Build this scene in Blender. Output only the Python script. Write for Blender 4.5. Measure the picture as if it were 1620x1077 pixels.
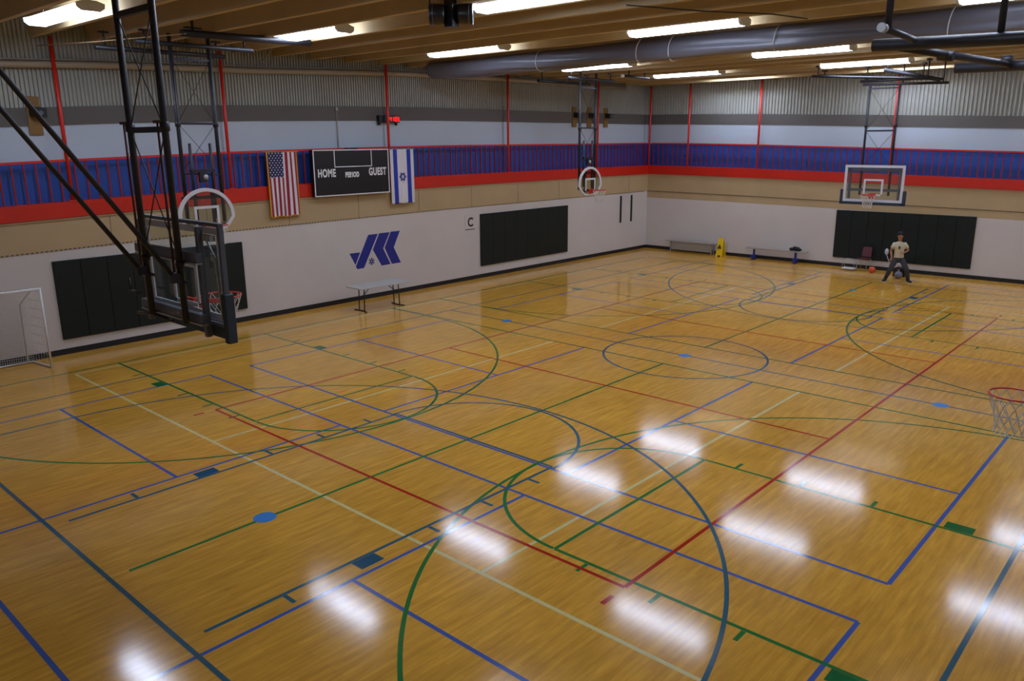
import bpy, bmesh, math, random
from math import sin, cos, pi, radians
from mathutils import Vector, Matrix
random.seed(7)
for o in list(bpy.data.objects): bpy.data.objects.remove(o)
C = bpy.context.scene.collection
SC = bpy.context.scene

# ------------------------------------------------------------------ camera, world, exposure
cam_data = bpy.data.cameras.new('camera'); cam = bpy.data.objects.new('camera', cam_data); C.objects.link(cam)
CAM = Vector((31.12, 19.894, 4.81))
pitch, yaw, roll = 0.24727366, 3.87836429, -0.00694494
fd = Vector((cos(yaw)*cos(pitch), sin(yaw)*cos(pitch), -sin(pitch)))
rt = fd.cross(Vector((0, 0, 1))).normalized(); up = rt.cross(fd)
rt2 = rt*cos(roll)+up*sin(roll); up2 = -rt*sin(roll)+up*cos(roll)
M = Matrix.Identity(4)
for i in range(3):
    M[i][0] = rt2[i]; M[i][1] = up2[i]; M[i][2] = -fd[i]; M[i][3] = CAM[i]
cam.matrix_world = M
cam_data.sensor_fit = 'HORIZONTAL'; cam_data.sensor_width = 36.0
cam_data.lens = 36.0*1251.54/1620.0
cam_data.clip_start = 0.05; cam_data.clip_end = 200
SC.camera = cam
w = bpy.data.worlds.new('world'); SC.world = w; w.use_nodes = True
w.node_tree.nodes['Background'].inputs[0].default_value = (0.02, 0.02, 0.02, 1)
SC.view_settings.view_transform = 'Standard'; SC.view_settings.look = 'None'
SC.view_settings.gamma = 1.0; SC.view_settings.use_curve_mapping = False
SC.view_settings.exposure = 1.68
LAMP = 7.5      # strength of the fluorescent diffusers

# ------------------------------------------------------------------ materials
def lin(c):
    c = c/255.0
    return c/12.92 if c <= 0.04045 else ((c+0.055)/1.055)**2.4
def rgb(t): return (lin(t[0]), lin(t[1]), lin(t[2]), 1)
def mat(name, col, rough=0.6, metal=0.0, emit=0.0, var=0.0, scale=3.0, bump=0.0, alpha=1.0, spec=0.5):
    m = bpy.data.materials.new(name); m.use_nodes = True
    nt = m.node_tree; b = nt.nodes['Principled BSDF']
    b.inputs['Base Color'].default_value = rgb(col); b.inputs['Roughness'].default_value = rough
    b.inputs['Metallic'].default_value = metal; b.inputs['Specular IOR Level'].default_value = spec
    if emit:
        b.inputs['Emission Color'].default_value = rgb(col); b.inputs['Emission Strength'].default_value = emit
    if alpha < 1: b.inputs['Alpha'].default_value = alpha
    if var or bump:
        tc = nt.nodes.new('ShaderNodeTexCoord'); n = nt.nodes.new('ShaderNodeTexNoise')
        n.inputs['Scale'].default_value = scale; n.inputs['Detail'].default_value = 5
        nt.links.new(tc.outputs['Object'], n.inputs['Vector'])
        if var:
            r = nt.nodes.new('ShaderNodeValToRGB')
            c = rgb(col)
            r.color_ramp.elements[0].position = 0.3; r.color_ramp.elements[1].position = 0.7
            r.color_ramp.elements[0].color = tuple(x*(1-var) for x in c[:3])+(1,)
            r.color_ramp.elements[1].color = tuple(min(1, x*(1+var)) for x in c[:3])+(1,)
            nt.links.new(n.outputs['Fac'], r.inputs['Fac']); nt.links.new(r.outputs['Color'], b.inputs['Base Color'])
        if bump:
            bp = nt.nodes.new('ShaderNodeBump'); bp.inputs['Strength'].default_value = bump
            nt.links.new(n.outputs['Fac'], bp.inputs['Height']); nt.links.new(bp.outputs['Normal'], b.inputs['Normal'])
    return m

FLOOR_ROUGH = 0.10
def floor_gloss(b):
    b.inputs['Roughness'].default_value = FLOOR_ROUGH
    b.inputs['IOR'].default_value = 1.43
def wood_floor():
    m = bpy.data.materials.new('maple_floor'); m.use_nodes = True
    nt = m.node_tree; b = nt.nodes['Principled BSDF']
    tc = nt.nodes.new('ShaderNodeTexCoord')
    br = nt.nodes.new('ShaderNodeTexBrick')
    br.inputs['Scale'].default_value = 1.0; br.inputs['Brick Width'].default_value = 0.75
    br.inputs['Row Height'].default_value = 0.06; br.inputs['Mortar Size'].default_value = 0.0012
    br.inputs['Bias'].default_value = 0.0; br.offset = 0.37
    br.inputs['Color1'].default_value = rgb((224, 170, 68)); br.inputs['Color2'].default_value = rgb((215, 160, 60))
    br.inputs['Mortar'].default_value = rgb((190, 136, 50))
    nt.links.new(tc.outputs['Object'], br.inputs['Vector'])
    mp = nt.nodes.new('ShaderNodeMapping'); mp.inputs['Scale'].default_value = (1.2, 9, 1)
    nt.links.new(tc.outputs['Object'], mp.inputs['Vector'])
    n = nt.nodes.new('ShaderNodeTexNoise'); n.inputs['Scale'].default_value = 1.6; n.inputs['Detail'].default_value = 6
    nt.links.new(mp.outputs['Vector'], n.inputs['Vector'])
    r = nt.nodes.new('ShaderNodeValToRGB')
    r.color_ramp.elements[0].position = 0.3; r.color_ramp.elements[1].position = 0.7
    r.color_ramp.elements[0].color = (0.80, 0.78, 0.74, 1); r.color_ramp.elements[1].color = (1.1, 1.1, 1.08, 1)
    nt.links.new(n.outputs['Fac'], r.inputs['Fac'])
    n2 = nt.nodes.new('ShaderNodeTexNoise'); n2.inputs['Scale'].default_value = 0.45; n2.inputs['Detail'].default_value = 3
    nt.links.new(tc.outputs['Object'], n2.inputs['Vector'])
    r2 = nt.nodes.new('ShaderNodeValToRGB')
    r2.color_ramp.elements[0].position = 0.3; r2.color_ramp.elements[1].position = 0.7
    r2.color_ramp.elements[0].color = (0.9, 0.89, 0.87, 1); r2.color_ramp.elements[1].color = (1.05, 1.05, 1.05, 1)
    nt.links.new(n2.outputs['Fac'], r2.inputs['Fac'])
    mx = nt.nodes.new('ShaderNodeMix'); mx.data_type = 'RGBA'; mx.blend_type = 'MULTIPLY'; mx.inputs[0].default_value = 1
    nt.links.new(br.outputs['Color'], mx.inputs[6]); nt.links.new(r.outputs['Color'], mx.inputs[7])
    mx2 = nt.nodes.new('ShaderNodeMix'); mx2.data_type = 'RGBA'; mx2.blend_type = 'MULTIPLY'; mx2.inputs[0].default_value = 1
    nt.links.new(mx.outputs[2], mx2.inputs[6]); nt.links.new(r2.outputs['Color'], mx2.inputs[7])
    nt.links.new(mx2.outputs[2], b.inputs['Base Color'])
    # faint board-to-board unevenness in the varnish
    n3 = nt.nodes.new('ShaderNodeTexNoise'); n3.inputs['Scale'].default_value = 14; n3.inputs['Detail'].default_value = 2
    nt.links.new(mp.outputs['Vector'], n3.inputs['Vector'])
    rr = nt.nodes.new('ShaderNodeMapRange'); rr.inputs['To Min'].default_value = FLOOR_ROUGH-0.02; rr.inputs['To Max'].default_value = FLOOR_ROUGH+0.045
    nt.links.new(n3.outputs['Fac'], rr.inputs['Value'])
    floor_gloss(b); nt.links.new(rr.outputs['Result'], b.inputs['Roughness'])
    return m
def glass_mat(name, tint=(0.93, 0.97, 0.96), reflect=0.10):
    m = bpy.data.materials.new(name); m.use_nodes = True; nt = m.node_tree; nt.nodes.clear()
    o = nt.nodes.new('ShaderNodeOutputMaterial'); t = nt.nodes.new('ShaderNodeBsdfTransparent'); t.inputs[0].default_value = tint+(1,)
    g = nt.nodes.new('ShaderNodeBsdfGlossy'); g.inputs['Roughness'].default_value = 0.05
    mx = nt.nodes.new('ShaderNodeMixShader'); mx.inputs[0].default_value = reflect
    nt.links.new(t.outputs[0], mx.inputs[1]); nt.links.new(g.outputs[0], mx.inputs[2]); nt.links.new(mx.outputs[0], o.inputs[0])
    return m

def paint(name, col): return mat(name, col, rough=FLOOR_ROUGH, var=0.06, scale=6)
MT = dict(
    wood=wood_floor(),
    teal=paint('teal_line', (50, 96, 114)), green=paint('green_line', (40, 116, 58)), blue=paint('blue_line', (68, 96, 168)),
    red=paint('red_line', (172, 40, 26)), cream=paint('cream_line', (214, 204, 146)), dot=paint('light_blue_dot', (62, 134, 205)),
    dgreen=paint('green_block', (10, 105, 58)), dteal=paint('teal_block', (20, 84, 112)),
    wall=mat('white_wall_paint', (202, 195, 188), 0.55, var=0.035, scale=0.7),
    beige=mat('beige_concrete_band', (178, 154, 114), 0.7, var=0.05, scale=0.9),
    upper=mat('pale_blue_white_wall', (178, 190, 202), 0.6, var=0.03, scale=0.6),
    greyband=mat('dark_grey_wall_band', (92, 88, 84), 0.7, var=0.04, scale=1),
    corr=mat('corrugated_steel', (166, 167, 158), 0.55, metal=0.0, var=0.06, scale=0.8),
    bluewall=mat('blue_wall_panel', (34, 76, 160), 0.5, var=0.08, scale=1.2),
    fascia=mat('red_fascia', (196, 34, 12), 0.4, var=0.05, scale=1),
    redsteel=mat('red_painted_steel', (205, 36, 20), 0.35),
    darkred=mat('dark_red_baluster_paint', (142, 22, 28), 0.4),
    base=mat('black_rubber_baseboard', (17, 18, 25), 0.5),
    ceil=mat('tan_concrete_ceiling', (188, 168, 128), 0.75, var=0.07, scale=0.8),
    lamp=mat('lit_diffuser', (212, 226, 255), 0.5, emit=LAMP),
    lampbody=mat('white_lamp_housing', (200, 198, 190), 0.5),
    blacksteel=mat('black_painted_steel', (30, 30, 36), 0.48, var=0.05),
    greysteel=mat('grey_steel', (92, 97, 108), 0.38, metal=0.25),
    galv=mat('galvanised_steel', (170, 172, 170), 0.4, metal=0.6),
    rust=mat('red_brown_tube', (74, 30, 26), 0.5),
    pad=mat('slate_blue_board_padding', (38, 52, 66), 0.6),
    padgreen=mat('dark_green_wall_pad', (20, 29, 26), 0.55, var=0.08, scale=2, spec=0.3),
    padseam=mat('pad_seam', (92, 74, 50), 0.7),
    rim=mat('orange_rim_paint', (205, 52, 28), 0.4),
    net=mat('white_net_cord', (214, 212, 204), 0.8),
    glass=glass_mat('backboard_glass'),
    acrylic=glass_mat('smoky_acrylic', (0.80, 0.84, 0.80), 0.06),
    bwhite=mat('white_board_paint', (212, 214, 220), 0.5),
    roll=mat('grey_vinyl_curtain', (98, 97, 104), 0.34, var=0.06, scale=2),
    strap=mat('white_webbing', (206, 204, 205), 0.7),
    boardblack=mat('black_scoreboard_face', (18, 18, 21), 0.35),
    white=mat('white_paint', (226, 226, 226), 0.5),
    offwhite=mat('white_flag_cloth', (214, 210, 214), 0.8),
    flagred=mat('flag_red_cloth', (150, 24, 44), 0.8), flagnavy=mat('flag_navy_cloth', (34, 34, 86), 0.8),
    gold=mat('gold_fringe', (206, 150, 24), 0.7), iblue=mat('flag_blue_cloth', (34, 54, 158), 0.8),
    logo=mat('logo_blue_paint', (24, 38, 132), 0.5), ink=mat('black_sign_paint', (22, 14, 14), 0.5),
    digit=mat('red_led_digit', (255, 20, 12), 0.5, emit=.55), off=mat('dark_plastic', (22, 20, 22), 0.35),
    plywood=mat('yellow_brown_plywood', (128, 94, 40), 0.6, var=0.08, scale=6),
    pipe=mat('beige_painted_pipe', (158, 148, 128), 0.5),
    tabletop=mat('light_grey_table_plastic', (188, 187, 182), 0.45), yellow=mat('yellow_plastic', (232, 196, 12), 0.4),
    bench=mat('brushed_aluminium', (176, 172, 168), 0.35, metal=0.5), bluemetal=mat('blue_steel', (28, 48, 140), 0.4),
    skin=mat('skin', (176, 122, 92), 0.55), hair=mat('black_hair', (20, 16, 15), 0.7), shirt=mat('cream_tshirt', (206, 202, 176), 0.85, var=0.05, scale=8),
    print=mat('dark_shirt_print', (70, 48, 44), 0.8), trousers=mat('charcoal_trousers', (58, 57, 62), 0.85, var=0.08, scale=8),
    shoe=mat('black_shoe', (22, 22, 26), 0.5), sole=mat('pale_shoe_sole', (180, 178, 176), 0.6), eye=mat('eye_dark', (26, 18, 16), 0.4), lips=mat('lips', (150, 84, 74), 0.5),
    ball=mat('orange_basketball', (205, 78, 34), 0.55, bump=0.1, scale=60), seam=mat('black_ball_seam', (30, 20, 16), 0.6),
    ballwhite=mat('white_ball_leather', (190, 190, 196), 0.5), maroon=mat('maroon_chair_plastic', (84, 22, 32), 0.45),
    greybag=mat('grey_cloth', (120, 124, 134), 0.85), wire=mat('tan_cord', (176, 150, 110), 0.7), cable=mat('dark_cable', (40, 36, 32), 0.6),
    shoes2=mat('black_bag_cloth', (20, 20, 22), 0.8), speaker=mat('black_speaker_plastic', (24, 24, 26), 0.35), orangeprint=mat('dark_print', (60, 44, 10), 0.6),
)

# ------------------------------------------------------------------ mesh builder
class MB:
    def __init__(s): s.v = []; s.f = []; s.m = []; s.sm = []
    def add(s, vs, fs, mi=0, smooth=False):
        b = len(s.v); s.v += [tuple(v) for v in vs]
        for f in fs: s.f.append([b+i for i in f]); s.m.append(mi); s.sm.append(smooth)
        return s
    def box(s, lo, hi, mi=0):
        x0, y0, z0 = lo; x1, y1, z1 = hi
        return s.add([(x0,y0,z0),(x1,y0,z0),(x1,y1,z0),(x0,y1,z0),(x0,y0,z1),(x1,y0,z1),(x1,y1,z1),(x0,y1,z1)],
                     [(0,3,2,1),(4,5,6,7),(0,1,5,4),(1,2,6,5),(2,3,7,6),(3,0,4,7)], mi)
    def bar(s, a, b, wd, ht=None, mi=0, upv=(0,0,1)):        # rectangular bar from a to b
        a = Vector(a); b = Vector(b); ht = wd if ht is None else ht
        d = (b-a).normalized(); u = Vector(upv)
        if abs(d.dot(u)) > 0.98: u = Vector((1, 0, 0))
        r = d.cross(u).normalized(); u = r.cross(d)
        q = [a+r*i*wd/2+u*j*ht/2 for i, j in ((-1,-1),(1,-1),(1,1),(-1,1))]+[b+r*i*wd/2+u*j*ht/2 for i, j in ((-1,-1),(1,-1),(1,1),(-1,1))]
        return s.add(q, [(0,1,2,3),(7,6,5,4),(0,4,5,1),(1,5,6,2),(2,6,7,3),(3,7,4,0)], mi)
    def tube(s, pts, r, n=10, mi=0, closed=False, cap=True):
        pts = [Vector(p) for p in pts]; rs = r if isinstance(r, (list, tuple)) else [r]*len(pts)
        N = len(pts); ring = []; u = None
        for i, p in enumerate(pts):
            if closed: d = (pts[(i+1) % N]-pts[i-1]).normalized()
            else: d = (pts[min(i+1, N-1)]-pts[max(i-1, 0)]).normalized()
            if u is None:
                u = Vector((0, 0, 1)) if abs(d.z) < 0.9 else Vector((1, 0, 0))
            u = (u-d*u.dot(d)).normalized(); v = d.cross(u)
            ring.append([p+(u*cos(2*pi*k/n)+v*sin(2*pi*k/n))*rs[i] for k in range(n)])
        vs = [q for R in ring for q in R]; fs = []
        for i in range(N if closed else N-1):
            j = (i+1) % N
            for k in range(n): fs.append((i*n+k, i*n+(k+1) % n, j*n+(k+1) % n, j*n+k))
        s.add(vs, fs, mi, True)
        if cap and not closed:
            s.add(ring[0][::-1], [tuple(range(n))], mi); s.add(ring[-1], [tuple(range(n))], mi)
        return s
    def prism(s, poly, a, b, mi=0):      # poly: 3D points, extruded by vector b-a
        off = Vector(b)-Vector(a); P = [Vector(p) for p in poly]; n = len(P)
        vs = P+[p+off for p in P]
        fs = [tuple(range(n))[::-1], tuple(range(n, 2*n))]+[(i, (i+1) % n, n+(i+1) % n, n+i) for i in range(n)]
        return s.add(vs, fs, mi)
    def ellipsoid(s, c, r, nu=20, nv=12, mi=0):
        vs = []; fs = []
        for j in range(nv+1):
            t = pi*j/nv
            for i in range(nu):
                p = 2*pi*i/nu; vs.append((c[0]+r[0]*sin(t)*cos(p), c[1]+r[1]*sin(t)*sin(p), c[2]+r[2]*cos(t)))
        for j in range(nv):
            for i in range(nu): fs.append((j*nu+i, (j+1)*nu+i, (j+1)*nu+(i+1) % nu, j*nu+(i+1) % nu))
        return s.add(vs, fs, mi, True)
    def quad(s, a, b, c, d, mi=0): return s.add([a, b, c, d], [(0, 1, 2, 3)], mi)
    def build(s, name, mats, parent=None, label=None, cat=None, group=None, kind=None, origin=None, bevel=0):
        org = Vector(origin) if origin is not None else (Vector((0, 0, 0)) if parent is None else Vector((0, 0, 0)))
        base = Vector(parent['_w']) if parent is not None else org
        me = bpy.data.meshes.new(name)
        me.from_pydata([tuple(Vector(v)-base) for v in s.v], [], s.f); me.update()
        if not isinstance(mats, (list, tuple)): mats = [mats]
        for m in mats: me.materials.append(MT[m])
        for i, p in enumerate(me.polygons): p.material_index = s.m[i]; p.use_smooth = s.sm[i]
        bm = bmesh.new(); bm.from_mesh(me); bmesh.ops.remove_doubles(bm, verts=bm.verts, dist=1e-6)
        bmesh.ops.recalc_face_normals(bm, faces=bm.faces); bm.to_mesh(me); bm.free()
        o = bpy.data.objects.new(name, me); C.objects.link(o)
        if parent is not None:
            o.parent = parent; o['_w'] = list(base)
        else:
            o.location = org; o['_w'] = list(org)
        if bevel:
            bv = o.modifiers.new('bevel', 'BEVEL'); bv.width = bevel; bv.segments = 2; bv.limit_method = 'ANGLE'
        props(o, label, cat, group, kind)
        return o
def props(o, label=None, cat=None, group=None, kind=None):
    if label: o['label'] = label
    if cat: o['category'] = cat
    if group: o['group'] = group
    if kind: o['kind'] = kind
def thing(name, loc, label, cat, group=None):
    o = bpy.data.objects.new(name, None); C.objects.link(o); o.location = loc; o['_w'] = list(loc)
    o.empty_display_size = 0.2
    props(o, label, cat, group); return o
def copy_tree(o, loc, label=None):
    c = o.copy(); C.objects.link(c); c.location = loc; c['_w'] = list(loc)
    if label: c['label'] = label
    for ch in o.children:
        d = ch.copy(); C.objects.link(d); d.parent = c
        for g in ch.children:
            e = g.copy(); C.objects.link(e); e.parent = d
    return c

# ------------------------------------------------------------------ the hall: floor with its painted courts
XC, YC = 15.47, 11.0
LX, LY = 33.0, 22.3
F = MB()
F.box((-0.3, -0.3, -0.2), (LX, LY, 0.0), 0)
IDX = {'wood': 0, 'teal': 1, 'green': 2, 'blue': 3, 'red': 4, 'cream': 5, 'dot': 6, 'dgreen': 7, 'dteal': 8}
ZL = {'cream': .0006, 'blue': .0009, 'green': .0012, 'red': .0015, 'teal': .0018, 'dgreen': .0021, 'dteal': .0022, 'dot': .0024}
WL = 0.052
NZ = [0]
def zz_(c):
    NZ[0] += 1; return ZL[c]+NZ[0]*1.2e-6
def rect(c, x0, y0, x1, y1):
    z = zz_(c); F.quad((x0, y0, z), (x1, y0, z), (x1, y1, z), (x0, y1, z), IDX[c])
def V(c, x, y0, y1, mir=False):
    rect(c, x-WL/2, y0, x+WL/2, y1)
    if mir: rect(c, 2*XC-x-WL/2, y0, 2*XC-x+WL/2, y1)
def H(c, y, x0, x1, mir=False):
    rect(c, x0, y-WL/2, x1, y+WL/2)
    if mir: rect(c, 2*XC-x1, y-WL/2, 2*XC-x0, y+WL/2)
def arc(c, cx, cy, r, a0, a1, mir=False, n=56):
    z = zz_(c)
    for sgn in ((1, -1) if mir else (1,)):
        X = cx if sgn == 1 else 2*XC-cx
        for i in range(n):
            a, b = radians(a0+(a1-a0)*i/n), radians(a0+(a1-a0)*(i+1)/n)
            q = [(X+sgn*R*cos(t), cy+R*sin(t), z) for R, t in ((r-WL/2, a), (r+WL/2, a), (r+WL/2, b), (r-WL/2, b))]
            F.quad(*(q if sgn == 1 else q[::-1]), IDX[c])
def disc(c, x, y, r):
    z = zz_(c); F.add([(x+r*cos(2*pi*k/28), y+r*sin(2*pi*k/28), z) for k in range(28)], [tuple(range(28))], IDX[c])
# main basketball court (teal)
V('teal', 28.23, 3.27, 18.6, True); H('teal', 3.27, 2.71, 28.23); H('teal', 18.6, 2.71, 28.23)
V('teal', XC, 3.27, 18.6); arc('teal', XC, 11.03, 1.84, 0, 360, n=90)
for y in (9.17, 12.82): H('teal', y, 22.44, 28.0, True)
V('teal', 22.43, 9.17, 12.82, True); arc('teal', 22.47, 11.0, 1.87, 90, 270, True)
arc('teal', 26.65, 11.0, 6.12, 90, 270, True, 110)
for y in (4.88, 17.12): H('teal', y, 26.65, 28.2, True)
for m in (False, True):
    fx = (lambda x: 2*XC-x) if m else (lambda x: x)
    for y0, y1, ys in ((8.94, 9.14, -1), (12.85, 13.05, 1)):
        a, b = sorted((fx(25.86), fx(26.19))); rect('dteal', a, y0, b, y1)
        for x in (27.09, 24.97, 23.99, 23.01):
            X = fx(x); rect('teal', X-.026, y0, X+.026, y1)
disc('dot', 26.23, 11.02, .15); disc('dot', 2*XC-26.23, 11.02, .12)
for y in (5.5, 11.05, 16.42): disc('dot', XC, y, .14)
# two cross courts (green)
for y in (1.72, 20.28): H('green', y, 2.71, 30.5)
for x in (14.51, 16.38): V('green', x, 1.72, 20.28)
for x in (20.66, 24.34):
    V('green', x, 1.72, 7.58, True); V('green', x, 14.42, 20.28, True)
H('green', 7.55, 20.66, 24.34, True); H('green', 14.42, 20.66, 24.34, True)
arc('green', 22.5, 7.6, 1.84, 0, 180, True); arc('green', 22.5, 14.4, 1.84, 180, 360, True)
arc('green', 22.45, 3.48, 6.0, 0, 180, True, 100); arc('green', 22.45, 18.52, 5.95, 180, 360, True, 100)
for x in (16.45, 28.45):
    V('green', x, 1.72, 3.48, True); V('green', x, 18.52, 20.28, True)
for m in (False, True):
    fx = (lambda x: 2*XC-x) if m else (lambda x: x)
    for s in (-1, 1):
        xe = 22.5+s*1.87
        for fy in ((lambda y: y), (lambda y: 21.98-y)):
            a, b = sorted((fx(xe), fx(xe+s*.2))); c, d = sorted((fy(3.87), fy(4.2))); rect('dgreen', a, c, b, d)
            for y in (3.02, 5.08, 6.07, 7.05):
                Y = fy(y); rect('green', a, Y-.026, b, Y+.026)
H('green', 11.04, 16.38, 28.0, True)
# badminton (blue)
for x in (23.45, 22.495, 29.22): V('blue', x, 4.2, 17.7, True)
for y in (4.2, 17.7, 8.87, 13.15):
    H('blue', y, 23.45, 31.6 if y in (4.2, 8.87, 13.15) else 29.22, False); H('blue', y, 1.72, 7.49, False)
    H('blue', y, 16.38, 22.495, True)
for x in (26.4, 19.43):
    V('blue', x, 4.2, 8.87, True); V('blue', x, 13.15, 17.7, True)
# volleyball (red)
for y in (6.43, 15.54): H('red', y, 6.45, 24.49)
V('red', 24.49, 6.43, 15.54, True); V('red', 18.53, 6.43, 15.54, True)
for y in (6.43, 15.54):
    rect('red', 24.72, y-.03, 24.92, y+.03); rect('red', 2*XC-24.92, y-.03, 2*XC-24.72, y+.03)
# cream court
V('cream', 25.33, 1.95, 19.9, True); H('cream', 1.95, 2*XC-25.33, 25.33)
for y in (7.92, 14.13): H('cream', y, 16.38, 25.33, True)
F.build('floor', ['wood', 'teal', 'green', 'blue', 'red', 'cream', 'dot', 'dgreen', 'dteal'], kind='structure')

# ------------------------------------------------------------------ walls
def lerp(kn, x):
    if x <= kn[0][0]: return kn[0][1]
    for (a, va), (b, vb) in zip(kn, kn[1:]):
        if x <= b: return va+(vb-va)*(x-a)/(b-a)
    return kn[-1][1]
KX = [(0, 1.0), (13, 1.0), (19.2, .983), (22.9, .965), (25.7, .942), (28.5, .92), (33, .92)]   # the bands run slightly out of level
KY = [(0, 1.0), (2, .995), (5, .983), (7.8, .967), (14.3, .93), (18, .91), (23, .91)]
def sx(x): return lerp(KX, x)
def sy(y): return lerp(KY, y)
SET = 0.25
Z = dict(base=.13, bb=2.57, rb=3.33, rt=3.70, rail=4.66, wt=5.47, cb=5.89, top=7.62)
def strip_x(mb, y0, y1, z0, z1, mi, x0=0, x1=LX, ythin=0.0):     # banded wall strips along the left wall
    xs = [x for x in [x0, 13, 16, 19.2, 22.9, 25.7, 28.5, x1] if x0 <= x <= x1]
    for a, b in zip(xs, xs[1:]):
        za, zb = (z0*sx(a) if z0 > .2 else z0), (z0*sx(b) if z0 > .2 else z0)
        zc, zd = (z1*sx(a) if z1 < 7.6 else z1), (z1*sx(b) if z1 < 7.6 else z1)
        if z1 < .2: zc = zd = z1
        mb.add([(a,y0,za),(b,y0,zb),(b,y1,zb),(a,y1,za),(a,y0,zc),(b,y0,zd),(b,y1,zd),(a,y1,zc)],
               [(0,3,2,1),(4,5,6,7),(0,1,5,4),(1,2,6,5),(2,3,7,6),(3,0,4,7)], mi)
def strip_y(mb, x0, x1, z0, z1, mi, y0=0, y1=LY):
    ys = [y for y in [y0, 2, 5, 7.8, 11, 14.3, 18, y1] if y0 <= y <= y1]
    for a, b in zip(ys, ys[1:]):
        za, zb = (z0*sy(a) if z0 > .2 else z0), (z0*sy(b) if z0 > .2 else z0)
        zc, zd = (z1*sy(a) if z1 < 7.6 else z1), (z1*sy(b) if z1 < 7.6 else z1)
        if z1 < .2: zc = zd = z1
        mb.add([(x0,a,za),(x1,a,za),(x1,b,zb),(x0,b,zb),(x0,a,zc),(x1,a,zc),(x1,b,zd),(x0,b,zd)],
               [(0,3,2,1),(4,5,6,7),(0,1,5,4),(1,2,6,5),(2,3,7,6),(3,0,4,7)], mi)
def corrugate(mb, along, back, lo, x0, x1, mi, pitch=0.15, depth=0.07):
    n = int((x1-x0)/pitch); prof = [(0, 0), (.36, 0), (.44, -depth), (.92, -depth)]
    pts = [(x0+(i+u)*pitch, back+d) for i in range(n) for u, d in prof]
    s = sx if along == 'x' else sy
    vs = []
    for t, d in pts:
        zl = lo*s(t)
        vs += [(t, d, zl), (t, d, 7.62)] if along == 'x' else [(d, t, zl), (d, t, 7.62)]
    mb.add(vs, [(2*i, 2*i+2, 2*i+3, 2*i+1) for i in range(len(pts)-1)], mi)
W = MB(); names = ['wall', 'beige', 'bluewall', 'upper', 'greyband', 'corr', 'padseam']
strip_x(W, -.5, 0, 0, Z['bb'], 0); strip_x(W, -.5, 0.015, Z['bb'], Z['rb'], 1); strip_x(W, -.5, -SET, Z['rb'], Z['rail']-.02, 2, x0=-.5)
strip_x(W, -.5, -SET+.02, Z['rail']-.02, Z['wt'], 3, x0=-.5); strip_x(W, -.5, -SET+.04, Z['wt'], Z['cb'], 4, x0=-.5); strip_x(W, -.5, -SET-.08, Z['cb'], 7.62, 4, x0=-.5)
corrugate(W, 'x', -SET+.02, Z['cb'], -SET, LX, 5, .088, .05)
for x in [1.5+2.44*k for k in range(13)]:                       # joints between the beige panels
    W.box((x-.004, 0.0, Z['bb']*sx(x)+.01), (x+.008, 0.0175, Z['rb']*sx(x)-.04), 6)
W.build('wall_left', names, kind='structure')
W = MB()
strip_y(W, -.5, 0, 0, 2.28, 0); strip_y(W, -.5, 0.003, 2.28, Z['bb'], 1); strip_y(W, -.5, 0.015, Z['bb'], Z['rb'], 1); strip_y(W, -.5, -SET, Z['rb'], Z['rail']-.02, 2, y0=-SET)
strip_y(W, -.5, -SET+.02, Z['rail']-.02, Z['wt'], 3, y0=-SET); strip_y(W, -.5, -SET+.04, Z['wt'], Z['cb'], 4, y0=-SET); strip_y(W, -.5, -SET-.08, Z['cb'], 7.62, 4, y0=-SET)
corrugate(W, 'y', -SET+.02, Z['cb'], -SET, LY, 5, .13, .06)
W.build('wall_back', names, kind='structure')
W = MB(); W.box((-.5, LY, 0), (LX+.3, LY+.3, 2.6), 0); W.box((-.5, LY, 2.6), (LX+.3, LY+.3, 3.5), 1); W.box((-.5, LY, 3.5), (LX+.3, LY+.3, 5.5), 2); W.box((-.5, LY, 5.5), (LX+.3, LY+.3, 7.62), 3)
W.build('wall_right', ['wall', 'beige', 'upper', 'corr'], kind='structure')
W = MB(); W.box((LX, -.5, 0), (LX+.3, LY, 2.6), 0); W.box((LX, -.5, 2.6), (LX+.3, LY, 3.5), 1); W.box((LX, -.5, 3.5), (LX+.3, LY, 5.5), 2); W.box((LX, -.5, 5.5), (LX+.3, LY, 7.62), 3)
W.build('wall_near', ['wall', 'beige', 'upper', 'corr'], kind='structure')
B = MB(); B.box((0, 0, 0), (LX, .02, .135)); B.build('baseboard_left', 'base', kind='structure')
B = MB(); B.box((0, .02, 0), (.02, LY, .135)); B.build('baseboard_back', 'base', kind='structure')
# red fascia band, its pale lip, and the dotted fixing strip under the beige band
T = MB(); strip_x(T, -SET, 0.07, Z['rb'], Z['rt'], 0, x0=0.0); strip_y(T, -SET, 0.07, Z['rb'], Z['rt'], 0, y0=0.07); T.build('trim_1', 'fascia', kind='structure')
T = MB(); strip_x(T, 0.0, 0.045, Z['rb']-.05, Z['rb']-.012, 0); strip_y(T, 0.0, 0.045, Z['rb']-.05, Z['rb']-.012, 0, y0=0.045)
T.build('trim_2', 'beige', kind='structure')
T = MB(); x = .3
while x < 32:
    T.box((x, 0, Z['bb']*sx(x)-.014), (x+.045, .02, Z['bb']*sx(x)+.012)); x += .10
T.build('trim_3', 'padseam', kind='structure')
T = MB(); strip_y(T, 0, .02, Z['bb']-.01, Z['bb']+.012, 0); T.build('trim_4', 'padseam', kind='structure')
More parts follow.
